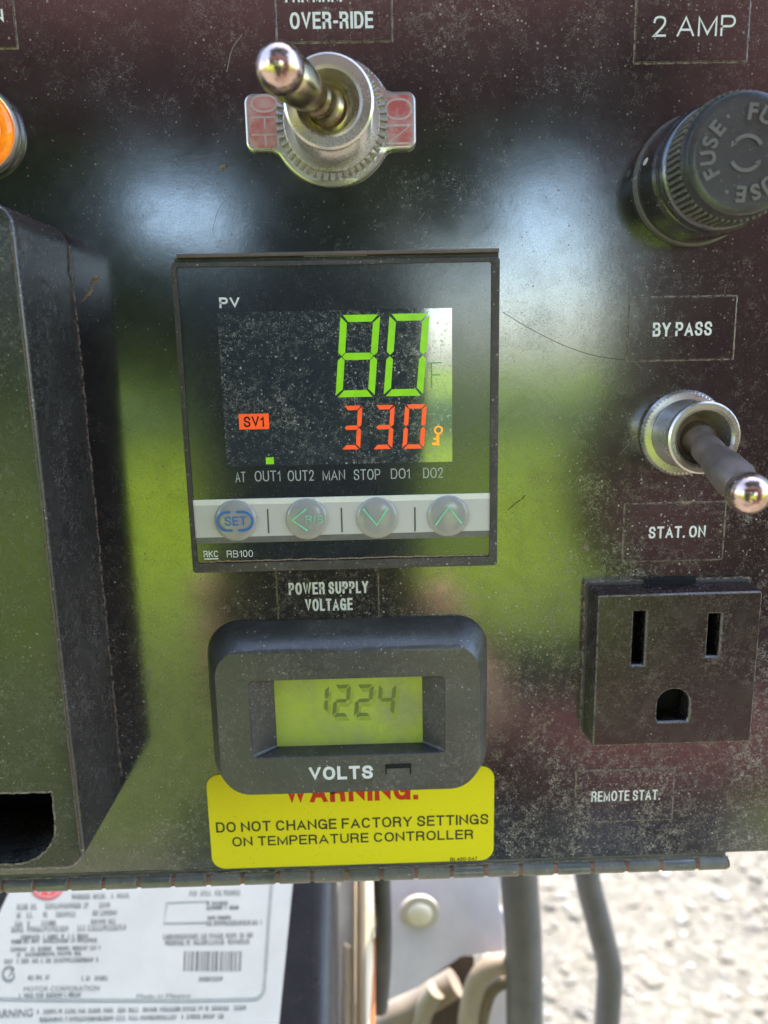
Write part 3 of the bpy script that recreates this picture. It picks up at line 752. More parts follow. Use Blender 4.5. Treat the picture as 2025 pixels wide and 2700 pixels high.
def raised_char(g, ch, a, r, size, hh, th):
    vs, fs, asp = text_mesh(ch, .035)
    rot = a-pi/2; ca, sa = cos(rot), sin(rot); w = size*asp; cx, cy = cf.x+r*cos(a), cf.y+r*sin(a)
    pts = [(cx+((x-.5)*w)*ca-((y-.5)*size)*sa, cy+((x-.5)*w)*sa+((y-.5)*size)*ca) for x, y in vs]
    k = len(pts)
    cnt = {}
    for f in fs:
        for i in range(len(f)):
            e = (f[i], f[(i+1) % len(f)]); cnt[tuple(sorted(e))] = cnt.get(tuple(sorted(e)), 0)+1
    g.add([(x, y, hh) for x, y in pts]+[(x, y, hh+th) for x, y in pts],
          [tuple(i+k for i in f) for f in fs]+[(e[0], e[1], e[1]+k, e[0]+k) for e, c in cnt.items() if c == 1])
for a0 in (208, 332, 84):
    for i, ch in enumerate('FUSE'): raised_char(g, ch, radians(a0-i*22), 5.05, 2.05, HT, .22)
    a = radians(a0-3*22-21); g.lathe([(.28, HT), (.2, HT+.2)], 12, (cf.x+5.2*cos(a), cf.y+5.2*sin(a)))
for a0 in (.5, .5+pi):
    ribbon(g, arc(cf.x, cf.y, 2.1, a0, a0+1.9, 14), .5, HT+.2); 
    p = (cf.x+2.1*cos(a0+2.05), cf.y+2.1*sin(a0+2.05)); g.lathe([(.55, HT), (.3, HT+.25)], 3, p, a0+2.0+pi/2)
g.out('raised_lettering', dusty('worn_raised_letter', (.10, .095, .09), rough=.3, ior=1.7, dust=.5, haze=.3, off=77, peel=0, dcol=(.38, .35, .33)), capo)
a = radians(167); g = G(); p = (cf.x+9.06*cos(a), cf.y+9.06*sin(a))
g.add([(cf.x+9.12*cos(a+da), cf.y+9.12*sin(a+da), 3.6+dh) for da, dh in [(.055*cos(k*pi/6), 1.0*sin(k*pi/6)) for k in range(12)]], [tuple(range(12))])
g.out('white_mark', plain('cream_mark', (.62, .58, .48), .6), fh_)

# ------------------------------------------------------------------ socket
HO = 5.2
sx, sy, sw, sh = box_of(1571, 1994, 1566, 1961, HO)
FD = rrect(sx-.05, sy+.25, sw+1.3, sh+1.2, .5, 4)
so = thing('power_socket', 'square dark brown three pin power socket above the REMOTE STAT. label', 'socket', (sx, sy, 0))
def pxh(q, h=HO): a, b, c, d = box_of(*q, h); return a, b, c, d
slots = []
for q in ((1669, 1701, 1613, 1753), (1867, 1899, 1619, 1730)):
    a, b, c, d = pxh(q); slots.append(rect(a, b, c, d))
a, b, c, d = pxh((1734, 1818, 1817, 1902)); gh = [(a+c/2*cos(t), b+c*.03+c/2*sin(t)) for t in [pi*i/20 for i in range(21)]]+[(a-c/2, b-d*.38), (a-c/2*.9, b-d/2), (a+c/2*.9, b-d/2), (a+c/2, b-d*.38)]
slots.append(gh)
faceo = rrect(sx, sy, sw, sh, .35, 4)
g = G(); g.loops([[(x, y, .0) for x, y in inset(faceo, -.35)], [(x, y, HO-.35) for x, y in inset(faceo, -.05)], [(x, y, HO) for x, y in inset(faceo, .18)]])
g.cap([(x, y, HO) for x, y in inset(faceo, .18)], [[(x, y, HO) for x, y in inset(s_, -.28)] for s_ in slots])
for s_ in slots:
    g.loops([[(x, y, HO) for x, y in inset(s_, -.28)], [(x, y, HO-.35) for x, y in s_], [(x, y, HO-4.9) for x, y in s_]])
g.out('face', M['socket'], so)
for s_ in slots: G().add([(x, y, HO-4.6) for x, y in s_], [tuple(range(len(s_)))]).out('slot_floor', M['black'], so)
g = G(); o_ = inset(faceo, .02); i_ = inset(faceo, .24)
g.loops([[(x, y, HO-.12) for x, y in o_], [(x, y, HO+.015) for x, y in i_]]); g.out('dust_line', M['edge_dust'], so)
for s_ in slots:
    g = G(); rimo = inset(s_, -.36); rimi = inset(s_, -.12)
    g.loops([[(x, y, HO+.02) for x, y in rimo], [(x, y, HO-.14) for x, y in rimi]]); g.out('slot_rim', M['edge_dust'], so)
foot_dust(FD, so, .4)
a, b, c, d = box_of(1700, 1832, 1525, 1537, .5)
G().box(a-c/2, a+c/2, b-d/2-.2, b+d/2, .0, .9).out('shadow_strip', M['black'], so)  # black strip stands in for the shadow above the socket
g = G().prism(rrect(sx-.05, sy+.25, sw+.9, sh+.8, .4, 3), 0, .5, .15); g.out('gasket', M['bezel'], so)

# ------------------------------------------------------------------ amber pilot light
ca = P(-66, 342, 1.2)
al = thing('pilot_light', 'amber pilot light with a silver rim cut by the left photo edge', 'pilot light', (ca.x, ca.y, 0))
G().lathe([(6.0, 0), (6.3, .5), (6.35, 1.1), (6.2, 1.55), (5.95, 1.7), (5.7, 1.6), (5.55, 1.2)], 72, ca, capend=False).out('rim', M['nickel'], al)
G().lathe([(5.75, 1.1), (5.5, 1.7), (5.0, 2.2), (4.0, 2.7), (3.7, 2.75)], 64, ca, capend=False).out('lens', M['amber'], al)
G().lathe([(3.7, 2.75), (3.0, 3.1), (1.6, 3.4), (.3, 3.45)], 64, ca).out('lens_dome', M['amber_core'], al)

# ------------------------------------------------------------------ raised cover on the left
HC = 18.0
q = [P(x, y, HC) for x, y in ((43, 600), (213, 2235))]
ur = (q[0].x+q[1].x)/2
vt = P(30, 528, HC).y; vbm = P(150, 2292, HC).y
cv = thing('breaker_cover', 'tall raised black cover with a dark cut-out at its lower corner', 'cover', (ur-20, (vt+vbm)/2, 0))
w0 = 46
outl = rrect(ur-w0/2, (vt+vbm)/2, w0, vt-vbm, 3.2, 8)
nx, nyt = P(137, 2092, HC).x, P(60, 2090, HC).y; nyb = P(40, 2279, HC).y; rr_ = 6.8
notch = [(nx, nyt), (nx-18, nyt), (nx-18, nyb)]+arc(nx-rr_, nyb+rr_, rr_, -pi/2, 0, 10)
g = G().prism(outl, 0, HC, .55, [notch], steps=3); g.out('shell', M['cover'], cv)
G().add([(x, y, 2.0) for x, y in inset(notch, -.5)], [tuple(range(len(notch)))]).out('dark_inside', M['black'], cv)  # black sheet stands in for the shade inside the cut-out
g = G(); n = 150; base = []
for i in range(n): base.append((ur+.18+random.uniform(-.12, .14), vt-3-(vt-vbm-7)*i/n))
ribbon(g, base, .34, .06); g.out('dust_line', M['edge_dust'], cv)
for loop_ in (notch, ):
    nn = []
    for i in range(len(loop_)):
        a_, b_ = Vector(loop_[i]), Vector(loop_[(i+1) % len(loop_)]); k_ = max(1, int((b_-a_).length/.5)); nn += [a_.lerp(b_, j/k_) for j in range(k_)]
    nn = [tuple(p) for p in nn if p.x > nx-17]
    nn.sort(key=lambda p: 0)
    ribbon(G(), [(0, 0), (1, 0)], .1, 0)
    start = max(range(len(nn)), key=lambda i: (Vector(nn[i])-Vector(nn[i-1])).length); nn = nn[start:]+nn[:start]
    g = G(); ribbon(g, [(x+random.uniform(-.08, .08), y+random.uniform(-.08, .08)) for x, y in nn], .32, HC+.02); g.out('dust_line', M['edge_dust'], cv)
g = G(); ribbon(g, [(ur-3.2+3.0*cos(a)+random.uniform(-.06, .06), vbm+3.2+3.0*sin(a)) for a in [-pi/2+pi/2*i/16 for i in range(17)]][::-1]+[(ur-3.4-.45*i, vbm+.2+random.uniform(-.09, .09)) for i in range(40)], .3, HC+.02); g.out('dust_line', M['edge_dust'], cv)
g = G(); ribbon(g, [(ur-.42+random.uniform(-.03, .03), vt-3-(vt-vbm-6)*i/90) for i in range(91)], .20, HC+.012)
g.out('worn_edge', plain('worn_edge', (.20, .14, .11), .6, sc=1.5, var=.3), cv)

# ------------------------------------------------------------------ hinge
hv = (P(950, 2321, 0).y+P(950, 2285, 0).y)/2
hin = thing('piano_hinge', 'long dusty steel piano hinge with rusty joints along the bottom edge of the panel', 'hinge', (0, hv, 0))
RH = 1.17
bounds = [87, 178, 269, 362, 453, 547, 637, 730, 822, 913, 1006, 1097, 1192, 1282, 1374, 1467, 1564, 1654, 1744, 1840, 1925]
us = [P(x, 2318-(x/2025)*36, RH).x for x in bounds]
us = [us[0]-5.6*k for k in range(6, 0, -1)]+us
first = None
cols = [None, M['hinge']]
for i in range(len(us)-1):
    x0, x1 = us[i]+.36, us[i+1]-.36
    rg = []; sg_ = 20
    for xx, rr in ((x0, RH*.86), (x0+.12, RH), (x1-.12, RH), (x1, RH*.86)):
        rg.append([(xx, hv+rr*cos(2*pi*j/sg_), .2+rr*sin(2*pi*j/sg_)) for j in range(sg_)])
    g = G().loops(rg); g.add(rg[0], [tuple(range(sg_))]); g.add(rg[-1], [tuple(range(sg_))])
    # tongue wrapping up to the sheet on every other knuckle
    g.out('knuckle', M['hinge'] if i % 3 else M['hinge_b'], hin)
g = G().tube([(us[0], hv, .2), (us[-1], hv, .2)], RH*.82, 14); g.out('pin', M['rust'], hin)
G().box(us[0], us[-1]-.3, hv+RH*.3, vb+.05, -.9, -.12).out('leaf', M['hinge'], hin)
g = G(); ribbon(g, [(us[0]+i*(us[-1]-us[0])/200, hv+RH+.12+random.uniform(-.1, .16)) for i in range(201)], .28, .35); g.out('dust_line', M['edge_dust'], hin)

# ------------------------------------------------------------------ dried mud crumbs on the panel
def blob(label, px, py, w, h, rot, n=26, big=1.):
    p = P(px, py); g = G(); ca, sa = cos(rot), sin(rot)
    def ring(k, hh): 
        return [(p.x+(w*k*x*ca-h*k*y*sa), p.y+(w*k*x*sa+h*k*y*ca), hh*(.7+.6*random.random())) for x, y in rnd]
    rnd = [(cos(2*pi*i/n)*random.uniform(.4, 1.25), sin(2*pi*i/n)*random.uniform(.4, 1.25)) for i in range(n)]
    r = [ring(1, .0), ring(.8, .12*big), ring(.4, .22*big)]
    g.loops(r); g.add(r[-1], [tuple(range(n))])
    o = g.out('mud_crumb', M['dust_clump'], None); tag(o, label, 'dirt'); return o
blob('small tan mud crumb beside the raised cover, left of the controller', 253, 738, 1.1, .5, .5)
blob('thin tan mud smear pointing down left beside the raised cover', 232, 774, 1.7, .34, .75)
blob('brown mud crumb stuck to the top edge of the STAT. ON label', 1808, 1326, 1.5, .42, .05)
blob('pinkish tan mud crumb on the panel left of the STAT. ON label', 1545, 1446, .8, .6, 1.9)
blob('tan mud smear between the controller top and the left toggle switch', 588, 440, .9, .35, .4)

# ------------------------------------------------------------------ things seen below the hinge
def metal_paint(name, c, r=.5, **k): return dusty(name, c, rough=r, dust=k.get('dust', .5), haze=k.get('haze', .2), off=k.get('off', 7), peel=.1, base2=k.get('b2'), b2scale=.08)
# motor with nameplate: plane tilted back
def hl(py): return -62+(py-2330)*.0543
def L3(px, py, lift=0.):
    # intersection of the pixel ray with the nameplate plane
    p0 = Vector((0, 0, 0)); A = Wmm(0, 2330, hl(2330)); B = Wmm(700, 2330, hl(2330)); C_ = Wmm(0, 2700, hl(2700))
    nrm = (B-A).cross(C_-A).normalized()
    if nrm.y > 0: nrm = -nrm
    A = A+nrm*lift; o = Vector((0, -D, 0)); d = ray(px, py)
    return o+d*((A-o).dot(nrm)/d.dot(nrm))
def Wmm(px, py, h): return W(px, py, h)/MM
def raw(name, vs, fs, mat, parent=None, smooth=38, org=Vector((0, 0, 0)), **k):
    o = finish(name, [(Vector(v)-org)*MM for v in vs], fs, mat, parent, smooth)
    for a, b in k.items(): o[a] = b
    return o
mo = thing('electric_motor', 'dark motor housing with a white printed nameplate under the hinge', 'motor', (0, 0, 0))
A, B, C_, D_ = [L3(x, y, -.8) for x, y in ((-200, 2100), (884, 2100), (884, 2900), (-200, 2900))]
nrm = (L3(500, 2500, 1)-L3(500, 2500, 0)).normalized(); nrm = (B-A).cross(D_-A).normalized()
if nrm.y > 0: nrm = -nrm
back = -nrm*70
# rounded shell: arc cross section at the right shoulder
vs = []; rows = []
ax1 = (B-A).normalized()
for base_a, base_b in ((A, B), (D_, C_)):
    row = [base_a+back, base_a]
    wd = (base_b-base_a).length
    row += [base_a+ax1*(wd*.4)]
    for k in range(9):
        t = pi/2*k/8; row.append(base_a+ax1*(wd-6+6*sin(t))+nrm*(-6+6*cos(t)))
    row.append(base_a+ax1*wd+back)
    rows.append(row)
n = len(rows[0]); vs = rows[0]+rows[1]
fs = [(i, i+1, n+i+1, n+i) for i in range(n-1)]+[(0, n, 2*n-1, n-1), tuple(range(n)), tuple(range(n, 2*n))]
raw('housing', vs, fs, metal_paint('navy_black_enamel', (.010, .012, .020), .3, dust=.35, haze=.03), mo)
# nameplate
def quad_on(g, pts, lift): 
    k = [L3(x, y, lift) for x, y in pts]; g.add(k, [tuple(range(len(k)))])
class GW(G):
    def out(s, name, mat, parent=None, smooth=38, **k): return raw(name, s.v, s.f, mat, parent, smooth, **k)
white = plain('white_plate_enamel', (.50, .51, .545), .4, sc=.06, var=.06)
tl, tr, br, bl = (95, 2150), (790, 2135), (724, 2820), (-200, 2830)
tl = (75, 2300); tr = (772, 2290); tl = (95, 2200); tr = (786, 2185)
g = GW(); k0 = [L3(x, y, .0) for x, y in (tl, tr, br, bl)]; k1 = [L3(x, y, -.7) for x, y in (tl, tr, br, bl)]
g.add(k0+k1, [(0, 1, 2, 3), (0, 1, 5, 4), (1, 2, 6, 5), (2, 3, 7, 6), (3, 0, 4, 7)])
g.out('nameplate', white, mo, smooth=0)
npl = [o for o in S.objects if o.name == 'nameplate'][0]
grey_print = plain('grey_print', (.17, .185, .21), .5, sc=.2); line_print = plain('grey_rule', (.30, .33, .36), .5)
def line_on(g, pts, wpx, lift=.05):
    k = len(pts); Lp = []; Rp = []
    for i in range(k):
        a = Vector(pts[max(0, i-1)]); b = Vector(pts[min(k-1, i+1)]); t = (b-a).normalized(); q = Vector((-t.y, t.x))*wpx/2; p = Vector(pts[i])
        Lp.append(L3(*(p+q), lift)); Rp.append(L3(*(p-q), lift))
    g.add(Lp+Rp, [(i, i+1, k+i+1, k+i) for i in range(k-1)])
g = GW()
line_on(g, [(722, 2250), (716, 2330), (708, 2430), (700, 2560), (697, 2600)]+[(667+30*cos(a), 2602+32*sin(a)) for a in [pi/2*i/8 for i in range(1, 9)]]+[(500, 2638), (300, 2637), (100, 2636), (-40, 2632)], 9)
g.out('border_line', line_print, npl)
def word_on(g, s_, x0, y0, x1, y1, hpx, bold=.0):
    """print running from (x0,y0) to (x1,y1), baseline pixels; hpx tall"""
    vs, fs, _ = text_mesh(s_, bold); a = L3(x0, y0, .06); b = L3(x1, y1, .06); c = L3(x0+hpx*.12, y0-hpx, .06)
    g.add([a+(b-a)*x+(c-a)*y for x, y in vs], fs)
random.seed(3)
g = GW()
def scribble(x0, x1, y, hpx, slope=-.02):
    """an illegible line of print: letter sized strokes"""
    x = x0
    while x < x1:
        wl = random.uniform(4, 8)*(hpx/14)
        if random.random() < .85:
            yy = y+(x-x0)*slope; k = random.random()
            if k < .5: line_on(g, [(x, yy-hpx/2), (x+wl*.8, yy-hpx/2+random.uniform(-4, 4))], 2.6)
            line_on(g, [(x+wl*.3, yy-hpx), (x+wl*.2, yy)], 2.6)
            if k > .4: line_on(g, [(x, yy-1), (x+wl*.8, yy-1)], 2.4)
        x += wl*1.1
for x0, x1, y, hh in ((190, 340, 2370, 13), (45, 95, 2398, 15), (112, 235, 2396, 15), (262, 290, 2394, 15), (45, 80, 2420, 14), (115, 200, 2418, 14), (245, 310, 2414, 14),
                      (40, 75, 2442, 13), (110, 150, 2440, 13), (240, 300, 2436, 13), (30, 180, 2458, 15), (205, 330, 2454, 15),
                      (55, 230, 2476, 11), (30, 255, 2488, 11), (28, 262, 2508, 11), (45, 215, 2522, 11), (12, 258, 2540, 12),
                      (500, 632, 2362, 14), (545, 600, 2386, 10), (545, 630, 2398, 9), (548, 610, 2424, 9), (545, 690, 2440, 12), (430, 665, 2476, 13), (432, 655, 2492, 13), (525, 585, 2587, 12),
                      (75, 130, 2583, 12), (215, 280, 2585, 12), (50, 215, 2632-2, 11), (98, 650, 2673, 12), (100, 590, 2694, 12)):
    scribble(x0, x1, y, hh)
word_on(g, 'MOTOR CORPORATION', 62, 2614, 262, 2611, 13)
word_on(g, 'Made in Mexico', 360, 2632, 502, 2630, 12)
word_on(g, 'WARNING', -42, 2684, 86, 2680, 21, .01)
g.out('print', grey_print, npl, kind='stuff')
g = GW(); line_on(g, [(440, 2380), (550, 2376)], 3); line_on(g, [(440, 2380), (432, 2434), (545, 2432)], 4); g.out('wiring_diagram', line_print, npl)
g = GW(); x = 486
while x < 636:
    wb = random.choice((2, 3, 5)); line_on(g, [(x+2, 2508), (x, 2560)], wb); x += wb+random.choice((2, 3, 4))
g.out('barcode', grey_print, npl)
g = GW(); ov = [L3(124+44*cos(a), 2336+36*sin(a), .08) for a in [2*pi*i/32 for i in range(32)]]; g.add(ov, [tuple(range(32))])
g.out('logo', plain('faded_red_print', (.72, .10, .12), .5), npl)
g = GW(); line_on(g, [(98, 2328), (106, 2356), (118, 2336), (128, 2356), (146, 2328)], 5, .12); line_on(g, [(124+37*cos(a), 2336+29*sin(a)) for a in [2*pi*i/32 for i in range(33)]], 2.2, .12)
g.out('logo_mark', white, npl)
g = GW(); line_on(g, [(24+16*cos(a), 2567+18*sin(a)) for a in [.5+5.2*i/22 for i in range(23)]], 5, .08); line_on(g, [(24, 2574), (32, 2556), (38, 2574)], 4, .08)
g.out('approval_mark', grey_print, npl)

# galvanised upright behind the motor
def W3(px, py, h): return Wmm(px, py, h)
def strip(name, x0, x1, ytop, ybot, h, th, mat, parent, curve=0, skew=0):
    ht, hb_ = h-14+(ytop-2150)*.0634, h-14+(ybot-2150)*.0634
    a, b, c, d = W3(x0, ytop, ht), W3(x1, ytop, ht), W3(x1+skew, ybot, hb_), W3(x0+skew, ybot, hb_)
    bk = Vector((0, th, 0)); vs = []; fs = []
    n = 6
    f = []; 
    for row in ((a, b), (d, c)):
        r = []
        for i in range(n+1):
            t = i/n; q = row[0].lerp(row[1], t)+Vector((0, -curve*sin(pi*t), 0)); r.append(q)
        f.append(r)
    vs = f[0]+f[1]+[p+bk for p in f[0]]+[p+bk for p in f[1]]; m = n+1
    for i in range(n): fs += [(i, i+1, m+i+1, m+i), (2*m+i, 2*m+i+1, 3*m+i+1, 3*m+i), (i, i+1, 2*m+i+1, 2*m+i), (m+i, m+i+1, 3*m+i+1, 3*m+i)]
    fs += [(0, m, 3*m, 2*m), (n, m+n, 3*m+n, 2*m+n)]
    return raw(name, vs, fs, mat, parent)
rail = thing('steel_upright', 'cream and grey steel upright with orange rust on its edge beside the motor', 'upright', (0, 0, 0))
galv = metal_paint('galvanised_steel', (.80, .79, .77), .45, b2=(.64, .63, .62), haze=.1)
cream = metal_paint('cream_paint', (.84, .68, .48), .55, b2=(.76, .64, .48), haze=.1, off=3)
strip('web', 878, 932, 2150, 2860, -84, 3, galv, rail, -2)
strip('flange', 928, 946, 2150, 2860, -82, 5, cream, rail, 3)
strip('flange', 946, 984, 2150, 2860, -80, 6, cream, rail, 2.5)
strip('rust_streak', 964, 990, 2478, 2860, -79, 1, plain('orange_rust', (.55, .20, .07), .8, sc=.15), rail, 1)
strip('bead', 905, 932, 2490, 2860, -83, 2, metal_paint('pale_bead', (.70, .60, .46), .5), rail, 1.5)

def curve_pts(ctrl, h, n=10):
    """Catmull-Rom through pixel control points placed at depth h"""
    P3 = [W3(x, y, (hh[0] if (hh := q) else h)) if q else W3(x, y, h) for x, y, *q in ctrl]
    out = []
    for i in range(len(P3)-1):
        p0, p1, p2, p3 = P3[max(i-1, 0)], P3[i], P3[i+1], P3[min(i+2, len(P3)-1)]
        for k in range(n):
            t = k/n; out.append(.5*((2*p1)+(-p0+p2)*t+(2*p0-5*p1+4*p2-p3)*t*t+(-p0+3*p1-3*p2+p3)*t**3))
    out.append(P3[-1]); return out
def hose(name, label, cat, ctrl, h, wpx, mat, group=None):
    mid = ctrl[len(ctrl)//2]; a = W3(mid[0]-wpx/2, mid[1], h); b = W3(mid[0]+wpx/2, mid[1], h)
    g = GW().tube(curve_pts(ctrl, h), (b-a).length/2, 24); o = g.out(name, mat); return tag(o, label, cat, group)
rub = metal_paint('grey_rubber', (.055, .056, .064), .45, dust=.5, haze=.2)
rubd = metal_paint('black_rubber', (.02, .022, .025), .4, dust=.3, haze=.15)
hose('cable', 'thin black cable hanging between the rusty upright and the grey plate', 'cable', [(1003, 2150), (1006, 2300), (1011, 2450), (1008, 2560), (1000, 2660)], -74, 46, rubd)
hose('thick_hose', 'thick straight grey rubber hose hanging right of the grey plate', 'hose', [(1362, 2150), (1368, 2310), (1378, 2450), (1382, 2600), (1384, 2860)], -110, 98, rub)
hose('thin_hose', 'thinner curved grey rubber hose hanging nearer the gravel on the right', 'hose', [(1530, 2150), (1548, 2310), (1580, 2440), (1606, 2550), (1604, 2640), (1590, 2860)], -150, 66, rub)

# grey bolted plate
pl = thing('mounting_plate', 'pale lavender grey steel plate with a cream bolt behind the cables', 'plate', (0, 0, 0))
outline = [(1022, 2150), (1318, 2150), (1318, 2395), (1326, 2410), (1328, 2530), (1290, 2512), (1215, 2522), (1160, 2560), (1110, 2600), (1040, 2630), (975, 2662), (1022, 2500)]
lav = metal_paint('lavender_grey_enamel', (.52, .48, .52), .5, b2=(.58, .54, .56), haze=.15, off=6)
pts = [W3(x, y, -138+(y-2150)*.056) for x, y in outline]; k = len(pts)
tri = tessellate_polygon([[Vector((p.x, p.z, 0)) for p in pts]])
raw('plate', pts+[p+Vector((0, 4, 0)) for p in pts], list(tri)+[(i, (i+1) % k, (i+1) % k+k, i+k) for i in range(k)], lav, pl)
cb = W3(1106, 2402, -123); g = GW()
def dome(g, c, prof, seg=32):
    rings = [[(c.x+r*cos(2*pi*i/seg), c.y-h, c.z+r*sin(2*pi*i/seg)) for i in range(seg)] for r, h in prof]; g.loops(rings); g.add(rings[-1], [tuple(range(seg))])
sc_ = (W3(1206, 2402, -124)-W3(1106, 2402, -124)).length/100
dome(g, cb, [(50*sc_, 0), (50*sc_, 1.2), (44*sc_, 1.6), (33*sc_, 1.7)]); g.out('washer', metal_paint('zinc_washer', (.56, .50, .42), .4), pl)
g = GW(); dome(g, cb, [(33*sc_, 1.6), (32*sc_, 2.2), (27*sc_, 2.9), (15*sc_, 3.4), (2*sc_, 3.5)]); g.out('bolt', metal_paint('cream_bolt', (.80, .74, .58), .4), pl)

# brown fitting below the plate
br_ = metal_paint('tan_casting', (.20, .15, .10), .6, b2=(.14, .105, .08), haze=.2)
fit = thing('pipe_elbow', 'tan cast pipe elbow and ring fitting below the grey plate', 'fitting', (0, 0, 0))
g = GW().tube(curve_pts([(960, 2760), (1020, 2690), (1090, 2655), (1150, 2620), (1200, 2590)], -122), 5.2, 20); g.out('elbow', br_, fit)
g = GW().tube(curve_pts([(1080, 2860), (1092, 2760), (1120, 2660), (1150, 2610)], -118), 3.6, 18); g.out('branch', metal_paint('ochre_pipe', (.22, .175, .11), .5), fit)
ringc = curve_pts([(1235, 2860), (1232, 2740), (1240, 2650), (1262, 2580), (1300, 2545), (1345, 2540)], -112)
g = GW().tube(ringc, 3.7, 20); g.out('ring', metal_paint('tan_band', (.30, .225, .15), .5, b2=(.22, .17, .125)), fit)
g = GW().tube(curve_pts([(1262, 2860), (1262, 2740), (1276, 2650), (1300, 2600), (1350, 2575)], -116), 3.0, 16); g.out('inner_ring', br_, fit)
g = GW(); k = [W3(x, y, -126) for x, y in ((1270, 2860), (1285, 2700), (1300, 2610), (1345, 2580), (1345, 2860))]; g.add(k+[p+Vector((0, 5, 0)) for p in k], [(0, 1, 2, 3, 4), (5, 6, 7, 8, 9)]+[(i, (i+1) % 5, (i+1) % 5+5, i+5) for i in range(5)]); g.out('end_face', lav, fit)
g = GW(); k = [W3(x, y, -131) for x, y in ((1090, 2900), (1110, 2590), (1180, 2520), (1250, 2520), (1260, 2900))]; g.add(k+[p+Vector((0, 12, 0)) for p in k], [(0, 1, 2, 3, 4), (5, 6, 7, 8, 9)]+[(i, (i+1) % 5, (i+1) % 5+5, i+5) for i in range(5)]); g.out('body', plain('dark_hole_brown', (.055, .038, .022), .7, sc=.08), fit)  # dark brown slab stands in for the dark hole behind the fitting

# ------------------------------------------------------------------ ground
GZ = -850.
def grnd():
    s = NT('pale_gravel'); n1 = s.noise(.012, 5, .6); n2 = s.noise(.07, 5, .65)
    c = s.mix(s.rng(n1, .35, .65), (.130, .112, .080), (.10, .09, .07)); c = s.mix(s.rng(n2, .45, .7), c, (.22, .20, .16))
    s.put(Base_Color=c, Roughness=.9); s.bump(n2, .6, .01); return s.m
me_v = []; me_f = []; xs = [-60, -20, -8, -4]+[-2+.1*i for i in range(41)]+[4, 8, 20, 60]; ys = [-60, -20, -8, -4]+[-2+.1*i for i in range(61)]+[8, 20, 60]
import mathutils.noise as mn
for y in ys:
    for x in xs: me_v.append((x, y, GZ*MM+(.012*mn.noise(Vector((x*4, y*4, 0))) if abs(x) < 3 and -2 < y < 4 else 0)))
nx_ = len(xs)
for j in range(len(ys)-1):
    for i in range(nx_-1): me_f.append((j*nx_+i, j*nx_+i+1, (j+1)*nx_+i+1, (j+1)*nx_+i))
gr = finish('ground', me_v, me_f, grnd(), None, 60); gr['kind'] = 'structure'
# loose stones
g = GW(); random.seed(11)
ico = []
bmi = bmesh.new(); bmesh.ops.create_icosphere(bmi, subdivisions=1, radius=1); iv = [v.co.copy() for v in bmi.verts]; ifc = [tuple(v.index for v in f.verts) for f in bmi.faces]; bmi.free()
for i in range(4200):
    x = random.uniform(-150, 1300); y = random.uniform(250, 1900); r = random.choice((5, 6, 8, 9, 11, 13, 17))*random.uniform(.6, 1.2)*(.8)
    sx_, sy_, sz_ = random.uniform(.7, 1.3), random.uniform(.7, 1.3), random.uniform(.3, .55); rt = Matrix.Rotation(random.uniform(0, 6.3), 3, 'Z')
    zz = GZ+12*mn.noise(Vector((x*.004, y*.004, 0)))
    g.add([rt @ Vector((v.x*r*sx_*random.uniform(.85, 1.1), v.y*r*sy_, v.z*r*sz_))+Vector((x, y, zz+r*sz_*.25)) for v in iv], ifc)
s = NT('pale_stone'); c = s.mix(s.rng(s.noise(.02, 2), .4, .6), (.18, .155, .115), (.13, .116, .092)); c = s.mix(s.rng(s.noise(.045, 2, off=4), .58, .68), c, (.36, .34, .30)); s.put(Base_Color=c, Roughness=.85)
gv = g.out('gravel', s.m, None, smooth=0); gv['kind'] = 'stuff'; gv['label'] = 'pale sunlit gravel on the ground below the hinge'; gv['category'] = 'gravel'
# lawn beyond the person
s = NT('sunlit_lawn'); yy_ = s.sep()[1]; near = s.rng(s.mt('ADD', yy_, s.mt('MULTIPLY', s.noise(.003, 5, .7, off=9), 900.)), -2700., -1300.)
s.put(Base_Color=s.mix(near, s.mix(s.rng(s.noise(.002, 5, .7), .35, .65), (.24, .34, .004), (.16, .25, .004)), (.085, .11, .018)), Roughness=.8)
s.put(Sheen_Weight=.0)
lw = finish('lawn', [(-60, -1.05, GZ*MM+.02), (60, -1.05, GZ*MM+.02), (60, -80, GZ*MM+.02), (-60, -80, GZ*MM+.02)], [(0, 1, 2, 3)], s.m, None, 0); lw['kind'] = 'structure'

# ------------------------------------------------------------------ the person taking the picture (behind the camera, seen only as reflections)
def Rf(px, py, h):
    """point at distance h in front of the panel whose mirror image shows at that spot of the panel"""
    p = P(px, py)*((120+h)/120); return Vector((p.x, -h, p.y))
def skin(name, nodes, edges, mat, parent, sub=2):
    me = bpy.data.meshes.new(name); me.from_pydata([Vector(n_[0])*MM for n_ in nodes], edges, []); me.materials.append(mat)
    o = bpy.data.objects.new(name, me); S.collection.objects.link(o); o.parent = parent
    sk = o.modifiers.new('s', 'SKIN'); sk.use_smooth_shade = True
    for i, n_ in enumerate(nodes):
        sv = me.skin_vertices[0].data[i]; r = n_[1]; k_ = 1.22 if name in ('shirt', 'jeans') else 1.; sv.radius = (r[0]*MM*k_, r[1]*MM*k_) if hasattr(r, '__len__') else (r*MM*k_, r*MM*k_); sv.use_root = (i == 0)
    sb = o.modifiers.new('b', 'SUBSURF'); sb.levels = sub; sb.render_levels = sub
    return o
red = plain('red_cotton', (.075, .017, .018), .85, sc=.02); jean = plain('dark_denim', (.03, .035, .055), .9, sc=.02)
skn = plain('skin', (.42, .25, .17), .55, sc=.02, var=.05); dark = plain('phone_black', (.01, .01, .012), .3)
pe = thing('person', 'person in red shirt, dark jeans and cap leaning in and holding up a phone', 'person', (0, 0, 0))
